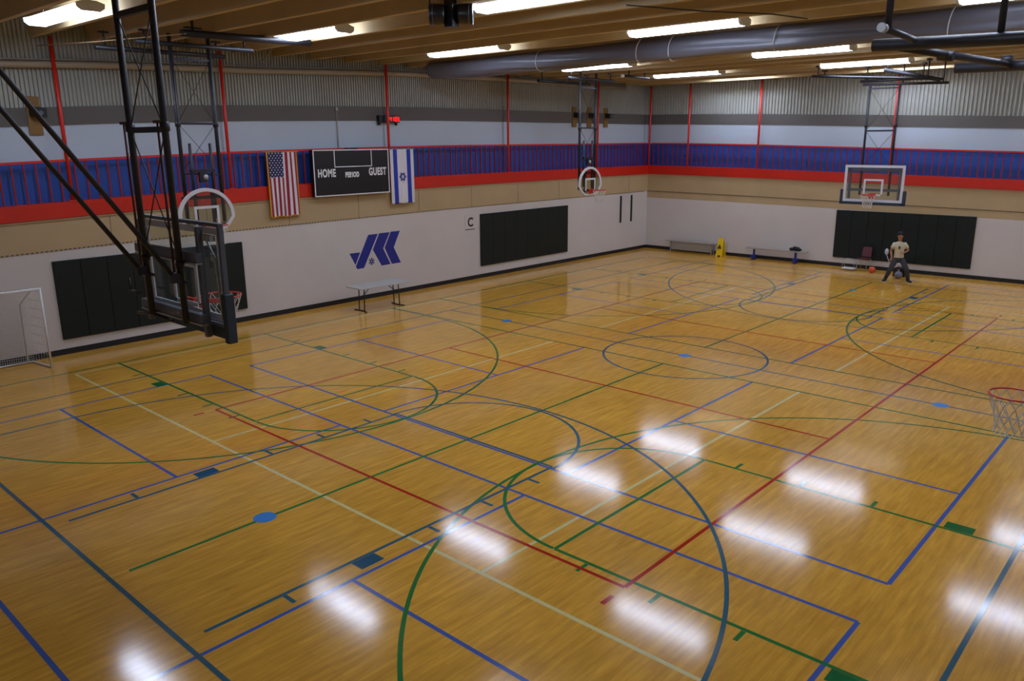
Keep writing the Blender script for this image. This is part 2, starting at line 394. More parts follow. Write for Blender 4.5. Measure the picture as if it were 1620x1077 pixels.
# ceiling: slab and the concrete stems of its double tees
ROWS = [15.5+1.2*k for k in (8, 4, 0, -5, -9)]          # bays that hold the lamps
K = MB(); K.box((-.5, -.5, 7.62), (LX+.3, LY+.3, 7.9))
STEMS = [15.5+.6+1.2*k for k in range(-13, 14)]
for x in STEMS:
    K.add([(x-.06,-.3,7.08),(x+.06,-.3,7.08),(x+.1,-.3,7.62),(x-.1,-.3,7.62),(x-.06,LY,7.08),(x+.06,LY,7.08),(x+.1,LY,7.62),(x-.1,LY,7.62)],
          [(0,1,2,3),(7,6,5,4),(0,4,5,1),(1,5,6,2),(2,6,7,3),(3,7,4,0)])
K.build('ceiling', 'ceil', kind='structure')

# ------------------------------------------------------------------ railing bays and red posts
POSTX = [24.23, 20.27, 14.87, 9.36, 3.92]; POSTY = [2.0, 5.19, 10.33, 15.5]
plab = {24.23: 'red steel post farthest left, beside the gold-backed speaker', 20.27: 'red steel post just left of the striped star flag', 14.87: 'red steel post beside the scoreboard and crossing the red clock',
        9.36: 'red steel post midway along the left wall above the middle dark pad', 3.92: 'red steel post behind the far fan-shaped backboard'}
def post(x, y, zb, label):
    m = MB(); m.tube([(x, y, zb), (x, y, 7.1)], .042, 12); m.box((x-.08, y-.02, zb), (x+.08, y+.05, zb+.03))
    m.build('steel_post', 'redsteel', label=label, cat='post', group='red posts along the gallery railing', origin=(x, y, zb))
for x in POSTX: post(x, .035, Z['rt']*sx(x), plab[x])
post(.08, .08, Z['rt'], 'red steel post standing in the far corner of the two walls')
for y, l in zip(POSTY, ['first red steel post right of the far corner', 'red steel post on the back wall left of the rectangular backboard', 'red steel post running down behind the rectangular backboard mast', None]):
    if l: post(.035, y, Z['rt']*sy(y), l)
def baluster(parent, x, y, z0, z1, proto):
    if proto[0] is None:
        m = MB(); m.box((x-.017, y-.017, z0), (x+.017, y+.017, z1)); o = m.build('baluster', 'darkred', parent); proto[0] = (o, x, y, z0, z1); return
    o, px, py, p0, p1 = proto[0]
    m = MB(); m.box((x-.017, y-.017, z0), (x+.017, y+.017, z1)); m.build('baluster', 'darkred', parent)
def railing(along, a, b, label):
    s = sx if along == 'x' else sy
    loc = (a, 0, Z['rt']*s(a)) if along == 'x' else (0, a, Z['rt']*s(a))
    t = thing('gallery_railing', loc, label, 'railing', 'red gallery railing bays')
    r = MB(); n = max(1, int((b-a)/2))
    pt = [a+(b-a)*i/n for i in range(n+1)]
    for u, v in zip(pt, pt[1:]):
        for zz, th in ((Z['rail'], .05),):
            A = (u, 0, zz*s(u)) if along == 'x' else (0, u, zz*s(u)); Bp = (v, 0, zz*s(v)) if along == 'x' else (0, v, zz*s(v))
            r.bar(A, Bp, .05, th)
    r.build('handrail', 'redsteel', t)
    k = MB(); pr = [None]; c = a+.12
    while c < b-.06:
        z0, z1 = Z['rt']*s(c), Z['rail']*s(c)-.02
        if along == 'x': baluster(t, c, 0, z0, z1, pr)
        else: baluster(t, 0, c, z0, z1, pr)
        c += .242
P = [(0.1, 3.86), (3.98, 9.3), (9.42, 14.81), (14.93, 20.21), (20.33, 24.17), (24.29, 28.6)]
L = ['red railing bay nearest the far corner on the left wall', 'red railing bay between the far fan-shaped hoop and the mid-wall post', 'red railing bay just right of the blue and white flag',
     'red railing bay behind the scoreboard and the striped flag', 'red railing bay behind the nearer fan-shaped backboard', 'red railing bay at the far left edge under the gold-backed speaker']
for (a, b), l in zip(P, L): railing('x', a, b, l)
for (a, b), l in zip([(.14, 1.94), (2.06, 5.13), (5.25, 10.27), (10.39, 17.5)], ['short red railing bay on the back wall right of the corner', 'red railing bay above the grey bench', 'red railing bay above the blue-legged bench', 'long red railing bay right of the rectangular backboard, above the big dark pad']):
    railing('y', a, b, l)

# ------------------------------------------------------------------ fluorescent lamps
def lamp_proto():
    t = thing('ceiling_light', (0, 0, 7.1), 'x', 'ceiling light', 'fluorescent lamps in the ceiling bays')
    Lh = 1.3
    m = MB(); m.prism([(-.17, -Lh, 7.165), (.17, -Lh, 7.165), (.10, -Lh, 7.21), (-.10, -Lh, 7.21)], (0, 0, 0), (0, 2*Lh, 0))
    m.build('housing', 'lampbody', t)
    for s in (-1, 1):
        y0, y1 = (-Lh+.02, -.01) if s < 0 else (.01, Lh-.02)
        m = MB(); m.prism([(-.23, y0, 7.155), (-.22, y0, 7.10), (-.15, y0, 7.05), (.15, y0, 7.05), (.22, y0, 7.10), (.23, y0, 7.155), (.17, y0, 7.165), (-.17, y0, 7.165)], (0, 0, 0), (0, y1-y0, 0))
        m.build('diffuser', 'lamp', t)
        m = MB(); ye = s*Lh; m.prism([(-.24, ye, 7.17), (-.23, ye, 7.095), (-.155, ye, 7.04), (.155, ye, 7.04), (.23, ye, 7.095), (.24, ye, 7.17), (.1, ye, 7.215), (-.1, ye, 7.215)], (0, 0, 0), (0, s*.05, 0))
        m.build('end_cap', 'lampbody', t)
    for y in (-.9, .9):
        m = MB(); m.tube([(0, y, 7.2), (0, y, 7.62)], .006, 6); m.build('hanger_rod', 'galv', t)
    return t
lp = lamp_proto()
rown = ['nearest row', 'second row', 'third row beside the rolled curtain', 'fourth row', 'row nearest the back wall']
coln = {4.05: 'left', 10.72: 'middle', 17.25: 'right'}
first = True
for r, x in enumerate(ROWS):
    for y in coln:
        yy = {(0, 4.05): 3.3, (4, 4.05): 4.55, (2, 4.05): 4.2}.get((r, y), y); zz = 7.1-{4.05: 0, 10.72: .035, 17.25: .07}[y]-(.03 if r > 2 else 0)
        lab = 'lit white fluorescent lamp, %s one of the %s' % (coln[y], rown[r])
        if first: lp.location = (x, yy, zz); lp['label'] = lab; first = False; lp['_w'] = [x, yy, zz]
        else: copy_tree(lp, (x, yy, zz), lab)

for y, l in ((4.6, 'left'), (10.72, 'middle'), (16.9, 'right')):
    copy_tree(lp, (15.5-12*1.2, y, 7.40), 'recessed fluorescent lamp lighting the last ceiling bay against the back wall, %s one' % l)

# ------------------------------------------------------------------ rolled divider curtain
CX = 13.7; CR = .27; CZ = 6.93
t = thing('divider_curtain', (CX, .7, CZ), 'rolled-up grey vinyl divider curtain slung across under the ceiling', 'curtain')
m = MB(); pts = []; rs = []
n = 150
for i in range(n+1):
    y = .75+(LY-.85)*i/n; sag = .018*abs(sin((y-1)*pi/3.2)); pts.append((CX, y, CZ-sag)); rs.append(CR*(.7 if i == 0 else 1)*(1-.06*abs(cos((y-1)*pi/3.2))))
vs = []; N = 40
for (x, y, z), r in zip(pts, rs):
    for k in range(N):
        a = 2*pi*k/N; e = 1+.09*sin(3*a+y*.35)+.05*sin(5*a-1+.6*sin(y*.9))+.03*sin(9*a+y*1.7)
        vs.append((x+r*e*cos(a)*1.05, y, z+r*e*sin(a)))
m.add(vs, [(i*N+k, i*N+(k+1) % N, (i+1)*N+(k+1) % N, (i+1)*N+k) for i in range(n) for k in range(N)], 0, True)
m.add(vs[:N], [tuple(range(N))], 0)
m.build('rolled_fabric', 'roll', t)
for y in [5.3, 8.5, 9.4, 12.0, 15.4, 18.6, 21.3]:
    m = MB(); q = [(CX+.31*cos(a), y+.05*sin(a), CZ+.30*sin(a)) for a in [2*pi*k/24 for k in range(24)]]
    m.tube(q, .012, 6, closed=True); m.tube([(CX+.05, y, CZ+.3), (CX+.05, y, 7.6)], .008, 6); m.build('webbing_strap', 'strap', t)

# ------------------------------------------------------------------ basket parts
def rim_and_net(parent, c, d, hang=.42, band=True, wind=0.0):
    """c centre of the ring, d unit vector from ring to board"""
    c = Vector(c); d = Vector(d); R = .2286
    side = Vector((-d.y, d.x, 0))
    m = MB(); m.tube([c+Vector((R*cos(a), R*sin(a), 0)) for a in [2*pi*k/40 for k in range(40)]], .0095, 8, closed=True)
    for s in (-1, 1):
        m.bar(c+d*(R*.75)+side*s*R*.62+Vector((0, 0, -.01)), c+d*.38+side*s*.06+Vector((0, 0, -.02)), .02, .03)
    a0 = math.atan2(d.y, d.x)
    q = []
    for k in range(17):
        a = a0-1.0+2.0*k/16; q.append(c+Vector((R*1.03*cos(a), R*1.03*sin(a), -.02)))
    for u, v in zip(q, q[1:]): m.bar(u, v, .008, .055)
    m.box(tuple(c+d*.375-side*.09-Vector((0, 0, .14))-Vector((.012, .012, 0))), tuple(c+d*.375+side*.09+Vector((.012, .012, .03)))) if abs(d.x) < .5 else \
        m.box((min((c+d*.36).x, (c+d*.385).x), c.y-.09, c.z-.14), (max((c+d*.36).x, (c+d*.385).x), c.y+.09, c.z+.03))
    for s in (-1, 1): m.bar(c+d*(R*.9)+side*s*.08+Vector((0, 0, -.03)), c+d*.37+side*s*.07+Vector((0, 0, -.13)), .012, .03)
    rim = m.build('rim', 'rim', parent)
    m = MB(); nc = 12; lv = [(0, R), (.10, .2), (.2, .165), (.30, .14), (.37, .135), (hang, .14)]
    def P(j, k):
        z, r = lv[j]; a = 2*pi*(k+(.5 if j % 2 else 0))/nc
        return c+Vector((r*cos(a), r*sin(a), -z))
    for j in range(len(lv)-1):
        for k in range(nc):
            m.tube([P(j, k), P(j+1, k)], .005, 5, cap=False); m.tube([P(j, k), P(j+1, k-1 if j % 2 == 0 else k+1)], .005, 5, cap=False)
    m.build('net', 'net', parent)
    return rim
def tub(m, a, b, r): m.tube([a, b], r, 10)

# ---- near goal of the main court (glass board facing away from us)
t = thing('basketball_hoop', (27.2, 11.1, 2.7), 'near ceiling-hung rectangular glass basketball hoop seen from behind, black masts and dark padding', 'basketball hoop', 'basketball hoops')
GX = 26.98; y0, y1, z0, z1 = 10.16, 12.0, 2.90, 3.97
m = MB(); m.box((GX-.006, y0+.02, z0+.02), (GX+.006, y1-.02, z1-.02)); gl = m.build('glass_panel', 'glass', t)
m = MB()
for a, b in (((GX-.0075, y0+.04, z1-.11), (GX+.0075, y1-.04, z1-.04)), ((GX-.0075, y0+.04, z0+.02), (GX+.0075, y1-.04, z0+.09)), ((GX-.0075, y0+.04, z0+.09), (GX+.0075, y0+.10, z1-.11)), ((GX-.0075, y1-.10, z0+.09), (GX+.0075, y1-.04, z1-.11))): m.box(a, b)
m.build('border_line', 'bwhite', gl)
m = MB(); cy = 11.08
for a, b in (((cy-.305, 3.05+.40), (cy+.305, 3.05+.455)), ((cy-.305, 3.05), (cy-.25, 3.45)), ((cy+.25, 3.05), (cy+.305, 3.45)), ((cy-.25, 3.0), (cy+.25, 3.05))):
    m.box((GX-.0075, a[0], a[1]), (GX+.0075, b[0], b[1]))
m.build('target_square', 'bwhite', gl)
m = MB()
m.box((GX-.02, y0-.03, z1-.02), (GX+.04, y1+.03, z1+.02)); m.box((GX-.02, y0-.03, z0-.03), (GX+.06, y1+.03, z0+.01))
m.box((GX-.02, y0-.03, z0), (GX+.035, y0+.02, z1)); m.box((GX-.02, y1-.02, z0), (GX+.035, y1+.03, z1))
m.build('board_frame', 'greysteel', t, bevel=.006)
m = MB()
for yy in (10.33, 11.73): m.box((27.06, yy-.032, 2.74), (27.12, yy+.032, 3.95))
for zz in (3.62, 2.95): m.box((27.1, 10.26, zz-.05), (27.17, 11.78, zz+.05))
m.build('mounting_frame', 'greysteel', t, bevel=.005)
m = MB()
for zz in (3.555, 2.885): m.box((27.1, 10.27, zz-.012), (27.175, 11.77, zz+.008))
m.build('steel_edge_strip', 'galv', t)
m = MB(); m.box((GX-.03, y0-.005, 2.74), (GX+.06, y1-.005, 2.88)); m.build('bottom_padding', 'pad', t, label='slate blue padding along the lower edge', bevel=.015)
for a, b in ((y0-.1, y0-.01), (y1+.0, y1+.09)):
    m = MB(); m.box((GX-.04, a, 2.70), (GX+.07, b, 3.24)); m.build('side_padding', 'pad', t, bevel=.012)
rim_and_net(t, (26.58, 11.1, 3.05), (1, 0, 0))
for yy in (10.66, 11.5):
    m = MB(); m.tube([(27.22, yy, 2.88), (27.22, yy, 7.6)], .036, 14); m.tube([(27.22, yy, 4.93), (27.22, yy, 5.03)], .05, 14); m.tube([(27.22, yy, 3.5), (27.22, yy, 3.56)], .046, 12)
    m.build('mast', 'blacksteel', t)
    m = MB(); m.tube([(27.2, yy-.2, 5.02), (27.2, yy-.2, 3.42)], .014, 10); m.bar((27.2, yy-.28, 5.03), (27.22, yy, 5.03), .03, .03); m.build('adjuster_tube', 'rust', t, label='thin red-brown sliding tube')
for zz, th in ((4.95, .06), (6.14, .06)):
    m = MB(); m.bar((27.22, 10.66, zz), (27.22, 11.5, zz), th, th); m.build('cross_brace', 'blacksteel', t)
m = MB()
for (a, b) in (((10.66, 6.14), (11.5, 4.95)), ((11.5, 6.14), (10.66, 4.95)), ((10.66, 4.95), (11.5, 3.6)), ((11.5, 4.95), (10.66, 3.6))): m.tube([(27.22, a[0], a[1]), (27.22, b[0], b[1])], .007, 6)
m.build('tie_cable', 'cable', t)
for yy, xe in ((10.66, 27.3), (11.5, 27.3)):
    m = MB(); a = Vector((27.3, yy, 3.4)); b = Vector((27.3+(7.6-3.4)*.664, yy, 7.6)); m.tube([a, b], .027, 12)
    m.box((27.24, yy-.035, 3.34), (27.34, yy+.035, 3.44)); m.tube([(27.2, yy-.1, 3.34), (27.2, yy+.12, 3.34)], .02, 8)
    m.build('diagonal_brace', 'blacksteel', t)
m = MB(); m.tube([(27.14, 10.2, 3.05), (27.14, 9.9, 3.05)], .015, 8); m.tube([(27.14, 9.92, 3.03), (27.14, 9.92, 3.2)], .012, 8); m.tube([(27.2, 10.2, 2.82), (27.2, 10.6, 2.86), (27.1, 10.9, 2.8)], .018, 8)
m.build('height_crank', 'blacksteel', t)
m = MB(); m.tube([(27.12, 10.35, 3.6), (27.12, 10.42, 3.72), (27.12, 10.5, 3.86)], .02, 8); m.build('latch_handle', 'blacksteel', t)
m = MB(); m.tube([(27.15, 11.2, 2.95), (27.05, 11.55, 2.95)], .03, 10); m.build('spring_tube', 'galv', t)
m = MB(); m.box((27.02, 11.74, 3.8), (27.08, 11.95, 3.86)); m.tube([(27.03, 11.72, 3.86), (27.02, 11.9, 3.62), (27.02, 11.95, 2.95)], .012, 8); m.tube([(27.02, 11.85, 3.58), (27.02, 11.85, 3.66)], .022, 10)
m.build('bracket', 'galv', t)

# ---- fan-shaped hoops on the left wall
def fan_board(t, xc, y, zc):
    """fan backboard, front face towards +y, ring height zc"""
    pts = []
    w2 = .66; zb = zc-.17
    outline = [(-.30, zb-.02), (.30, zb-.02), (.52, zb+.12), (w2, zb+.30)]
    for k in range(1, 24):
        a = pi*k/24; outline.append((w2*cos(a), zb+.34+.62*sin(a)))
    outline += [(-w2, zb+.30), (-.52, zb+.12)]
    m = MB(); m.prism([(xc+x*.96, y, z) for x, z in outline], (0, 0, 0), (0, .02, 0)); g = m.build('clear_panel', 'acrylic', t)
    m = MB(); n = len(outline); zc0 = zb+.38
    inner = [(x*.88, zc0+(z-zc0)*.87) for x, z in outline]
    for k in range(n):
        a, b, c, d = outline[k], outline[(k+1) % n], inner[(k+1) % n], inner[k]
        q = [(xc+p[0], y-.01, p[1]) for p in (a, b, c, d)]; m.prism(q, (0, 0, 0), (0, .045, 0))
    m.build('white_border', 'bwhite', t)
    m = MB()
    for x0_, x1_, a, b in ((-.29, .29, zc+.34, zc+.40), (-.29, -.235, zc-.03, zc+.34), (.235, .29, zc-.03, zc+.34)): m.box((xc+x0_, y+.018, a), (xc+x1_, y+.028, b))
    m.build('target_square', 'bwhite', g)
    m = MB()
    m.box((xc-.5, y-.08, zc+.55), (xc+.5, y-.03, zc+.62)); m.box((xc-.45, y-.08, zc-.06), (xc+.45, y-.03, zc))
    for s in (-1, 1): m.box((xc+s*.2-.03, y-.08, zc-.1), (xc+s*.2+.03, y-.03, zc+.7))
    m.build('support_frame', 'blacksteel', t)
def fan_hoop(xc, yb, zc, mx0, mx1, label):
    t = thing('basketball_hoop', (xc, yb, zc), label, 'basketball hoop', 'basketball hoops')
    fan_board(t, xc, yb, zc)
    rim_and_net(t, (xc, yb+.42, zc), (0, -1, 0))
    ym = yb-.22
    for x in (mx0, mx1):
        m = MB(); m.tube([(x, ym, zc+.0), (x, ym, 7.05)], .042, 12); m.tube([(x, ym, 5.15), (x, ym, 5.27)], .06, 12); m.build('mast', 'blacksteel', t)
    mc = (mx0+mx1)/2; hw = abs(mx1-mx0)
    for s in (-1, 1):
        m = MB(); m.tube([(mc+s*hw*.27, ym+.03, 4.8), (mc+s*hw*.27, ym+.03, zc+.1)], .032, 10); m.build('inner_tube', 'blacksteel', t)
    for zz in (5.22, 6.55):
        m = MB(); m.bar((mx0, ym, zz), (mx1, ym, zz), .05, .05); m.build('cross_brace', 'blacksteel', t)
    m = MB(); m.box((mc-.28, ym-.02, 4.18), (mc+.28, ym+.08, 4.24)); m.tube([(mx0-.05, ym+.02, 4.1), (mx1+.05, ym+.02, 4.16)], .016, 8); m.box((mc-.06, ym+.02, 3.95), (mc+.1, ym+.1, 4.18)); m.build('winch_bracket', 'blacksteel', t)
    m = MB(); m.ellipsoid((mc-.03, ym+.11, 4.07), (.06, .04, .06), 12, 8); m.build('winch_drum', 'galv', t)
    m = MB()
    for a, b in (((mx0, 6.55), (mx1, 5.22)), ((mx1, 6.55), (mx0, 5.22)), ((mx0, 5.22), (mx1, 4.2)), ((mx1, 5.22), (mx0, 4.2))): m.tube([(a[0], ym, a[1]), (b[0], ym, b[1])], .006, 6)
    m.build('tie_cable', 'cable', t)
    # ceiling pipework that carries the masts
    for yy, xa, xb, zz in ((ym, mc-1.5, mc+1.15, 6.84), (ym-.9, mc-1.3, mc+1.6, 6.76)):
        m = MB(); m.tube([(xa, yy, zz), (xb, yy, zz)], .05, 12); m.build('ceiling_pipe', 'blacksteel', t)
        for xx in (xa+.2, xb-.2):
            m = MB(); m.tube([(xx, yy, zz), (xx, yy, 7.1)], .02, 8); m.box((xx-.1, yy-.04, 7.05), (xx+.1, yy+.04, 7.085)); m.build('hanger', 'blacksteel', t)
    return t
fan_hoop(22.48, 2.88, 3.05, 21.95, 22.82, 'nearer white-edged fan-shaped hoop against the left wall, seen beyond the near glass board')
fan_hoop(8.28, 2.92, 3.12, 7.72, 8.62, 'far white-edged fan-shaped hoop on the left wall, right of the middle dark pad')

# ---- glass hoop at the back wall
bx = 4.0
t = thing('basketball_hoop', (bx, 11.1, 2.6), 'far rectangular glass hoop with white border in front of the back wall', 'basketball hoop', 'basketball hoops')
yl, yr, zb, zt = 10.17, 12.03, 2.76, 3.97
zb = 2.80
m = MB(); m.box((bx-.006, yl, zb), (bx+.006, yr, zt)); gl = m.build('glass_panel', 'glass', t)
m = MB()
for a, b in (((yl, zt-.08), (yr, zt)), ((yl, zb), (yr, zb+.08)), ((yl, zb+.08), (yl+.08, zt-.08)), ((yr-.08, zb+.08), (yr, zt-.08))): m.box((bx-.012, a[0], a[1]), (bx+.014, b[0], b[1]))
m.build('white_border', 'bwhite', t)
cy = 11.1; m = MB()
for a, b in (((cy-.305, 3.47), (cy+.305, 3.53)), ((cy-.305, 3.05), (cy-.245, 3.47)), ((cy+.245, 3.05), (cy+.305, 3.47)), ((cy-.245, 3.0), (cy+.245, 3.05))): m.box((bx-.008, a[0], a[1]), (bx+.012, b[0], b[1]))
m.build('target_square', 'bwhite', gl)
m = MB(); m.box((bx-.06, yl-.06, zb-.09), (bx+.05, yr+.06, zb)); m.box((bx-.06, yl-.09, zb-.09), (bx+.05, yl, zb+.38)); m.box((bx-.06, yr, zb-.09), (bx+.05, yr+.09, zb+.38)); m.build('board_padding', 'pad', t, bevel=.012)
m = MB()
for zz in (3.82, 3.18): m.box((bx-.12, yl+.1, zz-.04), (bx-.05, yr-.1, zz+.04))
for yy in (yl+.16, yr-.16): m.box((bx-.1, yy-.03, zb+.05), (bx-.03, yy+.03, zt-.05))
m.build('mounting_frame', 'greysteel', t)
rim_and_net(t, (bx+.40, 11.1, 3.05), (-1, 0, 0))
for yy in (10.62, 11.52):
    m = MB(); m.tube([(bx-.22, yy, 3.0), (bx-.22, yy, 6.5)], .036, 12); m.tube([(bx-.22, yy, 5.15), (bx-.22, yy, 5.25)], .055, 10); m.build('mast', 'blacksteel', t)
for zz in (5.04, 6.34):
    m = MB(); m.bar((bx-.22, 10.62, zz), (bx-.22, 11.52, zz), .05, .05); m.build('cross_brace', 'blacksteel', t)
m = MB()
for a, b in (((10.62, 6.34), (11.52, 5.04)), ((11.52, 6.34), (10.62, 5.04)), ((10.62, 5.04), (11.52, 3.9)), ((11.52, 5.04), (10.62, 3.9))): m.tube([(bx-.22, a[0], a[1]), (bx-.22, b[0], b[1])], .006, 6)
m.build('tie_cable', 'cable', t)
for a, b, r in (((bx-.22, 10.4, 6.48), (bx-.22, 12.9, 6.42), .04), ((bx+.5, 9.0, 6.78), (bx+.5, 12.95, 6.48), .04), ((bx-1.3, 8.5, 6.92), (bx-1.3, 10.4, 6.78), .035), ((bx+.4, 11.2, 6.86), (bx-.1, 12.7, 6.5), .06), ((bx-.8, 10.1, 6.62), (bx-.8, 12.2, 6.62), .045)):
    m = MB(); m.tube([a, b], r, 12); m.build('ceiling_pipe', 'blacksteel', t)
for x, y, zlo in ((bx+.5, 9.2, 6.76), (bx-1.3, 8.7, 6.9), (bx+.4, 11.3, 6.85), (bx-.22, 11.6, 6.48), (bx-.8, 10.3, 6.62), (bx-.22, 12.75, 6.44), (bx+.5, 12.5, 6.5), (bx-.8, 12.0, 6.62)):
    m = MB(); m.tube([(x, y, zlo), (x, y, 7.1)], .022, 8); m.box((x-.12, y-.05, 7.03), (x+.12, y+.05, 7.085)); m.build('hanger', 'blacksteel', t)

# ---- lowered hoop at the right edge with its pipework under the ceiling
t = thing('basketball_hoop', (22.4, 18.6, 2.4), 'lowered orange hoop with white net cut by the right edge', 'basketball hoop', 'basketball hoops')
RC = (22.10, 18.545, 2.295)
rim_and_net(t, RC, (0, 1, 0))
g = MB(); g.box((21.5, 18.94, 2.18), (23.2, 18.97, 3.2)); g.build('glass_panel', 'glass', t)
m = MB(); m.box((21.45, 18.93, 3.18), (23.25, 19.01, 3.24)); m.box((21.45, 18.93, 2.14), (23.25, 19.01, 2.2)); m.box((21.45, 18.93, 2.2), (21.51, 19.01, 3.18)); m.box((23.19, 18.93, 2.2), (23.25, 19.01, 3.18)); m.build('board_frame', 'bwhite', t)
for x in (21.9, 22.8):
    m = MB(); m.tube([(x, 19.15, 2.4), (x, 19.15, 7.1)], .045, 12); m.build('mast', 'blacksteel', t)
t2 = thing('ceiling_pipe_frame', (20.0, 17.0, 6.2), 'heavy black steel pipe frame hung from the ceiling at upper right', 'steel frame')
def pipe(a, b, r, nm='pipe', mt='blacksteel'):
    m = MB(); m.tube([a, b], r, 16)
    return m.build(nm, mt, t2)

# ------------------------------------------------------------------ wall pads
def pads(along, a, b, z0, z1, label, n):
    loc = ((a+b)/2, .03, z0) if along == 'x' else (.03, (a+b)/2, z0)
    t = thing('wall_pad', loc, label, 'wall pad', 'dark green padded mats on the walls')
    for k in range(n):
        u, v = a+(b-a)*k/n+.0015, a+(b-a)*(k+1)/n-.0015
        m = MB()
        if along == 'x': m.box((u, .0, z0), (v, .055, z1))
        else: m.box((.0, u, z0), (.055, v, z1))
        m.build('pad_panel', 'padgreen', t, bevel=.012)
    return t
pads('x', 20.12, 24.86, .36, 2.2, 'dark green wall pad behind the near hoop, leftmost of the three', 8)
pads('x', 5.84, 10.86, .43, 2.29, 'dark green wall pad in the middle, right of the letter C sign', 8)
pads('y', 8.57, 13.35, .35, 2.16, 'dark green wall pad on the back wall behind the person', 8)

# ------------------------------------------------------------------ scoreboard, sign, logo, flags, clock
def seg_text(parent, txt, x, y, z, h, mt, sxx=.8, nm='lettering', label=None):
    """text on the left wall plane, reading as seen from inside the hall; x is the left edge (larger x is left)"""
    cu = bpy.data.curves.new(nm, 'FONT'); cu.body = txt; cu.size = h/.70; cu.extrude = .004; cu.align_x = 'CENTER'; cu.space_character = 1.14; cu.offset = .011
    o = bpy.data.objects.new(nm, cu); C.objects.link(o)
    dg = bpy.context.evaluated_depsgraph_get(); me = bpy.data.meshes.new_from_object(o.evaluated_get(dg))
    bpy.data.objects.remove(o)
    me.transform(Matrix.Scale(sxx, 4, Vector((1, 0, 0))))
    # text x axis -> -X world, text y -> Z, normal -> +Y
    R = Matrix(((-1, 0, 0, 0), (0, 0, 1, 0), (0, 1, 0, 0), (0, 0, 0, 1)))
    me.transform(R); me.materials.clear(); me.materials.append(MT[mt])
    o = bpy.data.objects.new(nm, me); C.objects.link(o)
    if parent is not None:
        o.parent = parent; o.location = Vector((x, y, z))-Vector(parent['_w'])
    else: o.location = (x, y, z)
    return o
t = thing('scoreboard', (16.3, .08, 3.27), 'black wall scoreboard with white outline reading home, period, guest', 'scoreboard')
def brd(x): return (17.83-x)/(17.83-14.9)*.0          # board hangs straight
m = MB(); m.box((15.10, .085, 3.27), (17.83, .24, 4.60)); m.build('case', 'boardblack', t, bevel=.01)
m = MB(); yy = .243
for a, b, c, d in ((15.08, 17.82, 4.565, 4.595), (15.08, 17.82, 3.275, 3.305), (15.08, 15.11, 3.3, 4.57), (17.79, 17.82, 3.3, 4.57),
                   (15.73, 17.10, 4.09, 4.115), (15.73, 15.755, 4.1, 4.57), (17.075, 17.10, 4.1, 4.57)):
    m.box((a, yy-.004, c), (b, yy+.004, d))
m.build('white_outline', 'white', t)
seg_text(t, 'HOME', 17.38, .243, 3.83, .215, 'white', .66)
seg_text(t, 'PERIOD', 16.48, .243, 3.80, .14, 'white', .66)
seg_text(t, 'GUEST', 15.53, .243, 3.83, .215, 'white', .66)
m = MB(); m.box((16.2, .1, 4.6), (16.6, .2, 4.64)); m.build('mounting_clip', 'boardblack', t)

# letter C sign
t = thing('letter_sign', (11.34, .01, 2.0), 'small plate with black letter C and underline left of the middle pad', 'sign')
m = MB(); m.box((11.1, .0, 1.74), (11.6, .008, 2.31)); m.build('plate', 'wall', t)
seg_text(t, 'C', 11.335, .01, 1.9, .30, 'ink', .92)
m = MB(); m.box((11.12, .008, 1.775), (11.58, .012, 1.805)); m.build('underline', 'pad', t)

# logo painted on the wall
t = thing('wall_logo', (15.6, .01, 1.0), 'blue slanted J and chevron emblem with small star painted above the folding table', 'wall logo')
def wallpoly(P, nm, mt='logo', y0=.0, y1=.006, parent=None):
    m = MB(); m.prism([(x, y0, z) for x, z in P], (0, 0, 0), (0, y1-y0, 0)); return m.build(nm, mt, parent)
wallpoly([(16.57, 1.49), (16.17, 1.49), (16.37, 1.12)], 'triangle', parent=t)
wallpoly([(15.82, 2.0), (15.45, 2.0), (16.05, .99), (16.30, .98), (16.36, 1.06)], 'slanted_stroke', parent=t)
wallpoly([(15.39, 2.01), (14.97, 2.01), (15.26, 1.52), (14.99, .99), (15.35, .98), (15.67, 1.52)], 'chevron', parent=t)
wallpoly([(14.92, 2.02), (14.55, 2.02), (14.83, 1.51), (14.56, .99), (14.93, .99), (15.2, 1.53)], 'chevron', parent=t)
m = MB(); sc_ = (15.74, 1.16)
for ang, off in ((60, -.035), (60, .035), (0, -.035), (0, .035), (120, -.035), (120, .035)):
    a = radians(ang+4); d = Vector((cos(a), 0, sin(a))); nrm = Vector((-sin(a), 0, cos(a)))
    p = Vector((sc_[0], .003, sc_[1]))+nrm*off; m.bar(p-d*.11, p+d*.11, .022, .006, upv=(0, 1, 0))
m.build('star', 'logo', t)

# flags
def cloth_grid(x0, x1, z0, z1, nx, nz, fn, y, amp, ph):
    """grid cloth hung on the wall plane; x0 left edge (larger), fn(u,v)->material index; u 0..1 left to right, v 0..1 bottom to top"""
    m = MB(); vs = []
    for j in range(nz+1):
        for i in range(nx+1):
            u, v = i/nx, j/nz
            yy = y+amp*(1-v*.75)*sin(u*16+ph+v*1.5)+amp*.5*sin(u*29+ph)
            vs.append((x0+(x1-x0)*u-(1-v)*.02*sin(u*9), yy, z0+(z1-z0)*v-.012*(1-v)*sin(u*14)))
    b = len(m.v); m.v += vs
    for j in range(nz):
        for i in range(nx):
            a = j*(nx+1)+i; m.f.append([a, a+1, a+nx+2, a+nx+1]); m.m.append(fn((i+.5)/nx, (j+.5)/nz)); m.sm.append(True)
    return m
def us(u, v):
    fr = .035
    if u < fr or u > 1-fr or v < fr*.6: return 2
    U = (u-fr)/(1-2*fr); Vv = (v-fr*.6)/(1-fr*.6)
    if U < 7/13 and Vv > .60: return 3
    return 0 if int(U*13) % 2 == 1 else 1
t = thing('national_flag', (18.7, .09, 2.78), 'vertically hung red and white striped flag with starred navy canton and gold fringe', 'flag', 'flags hung from the gallery railing')
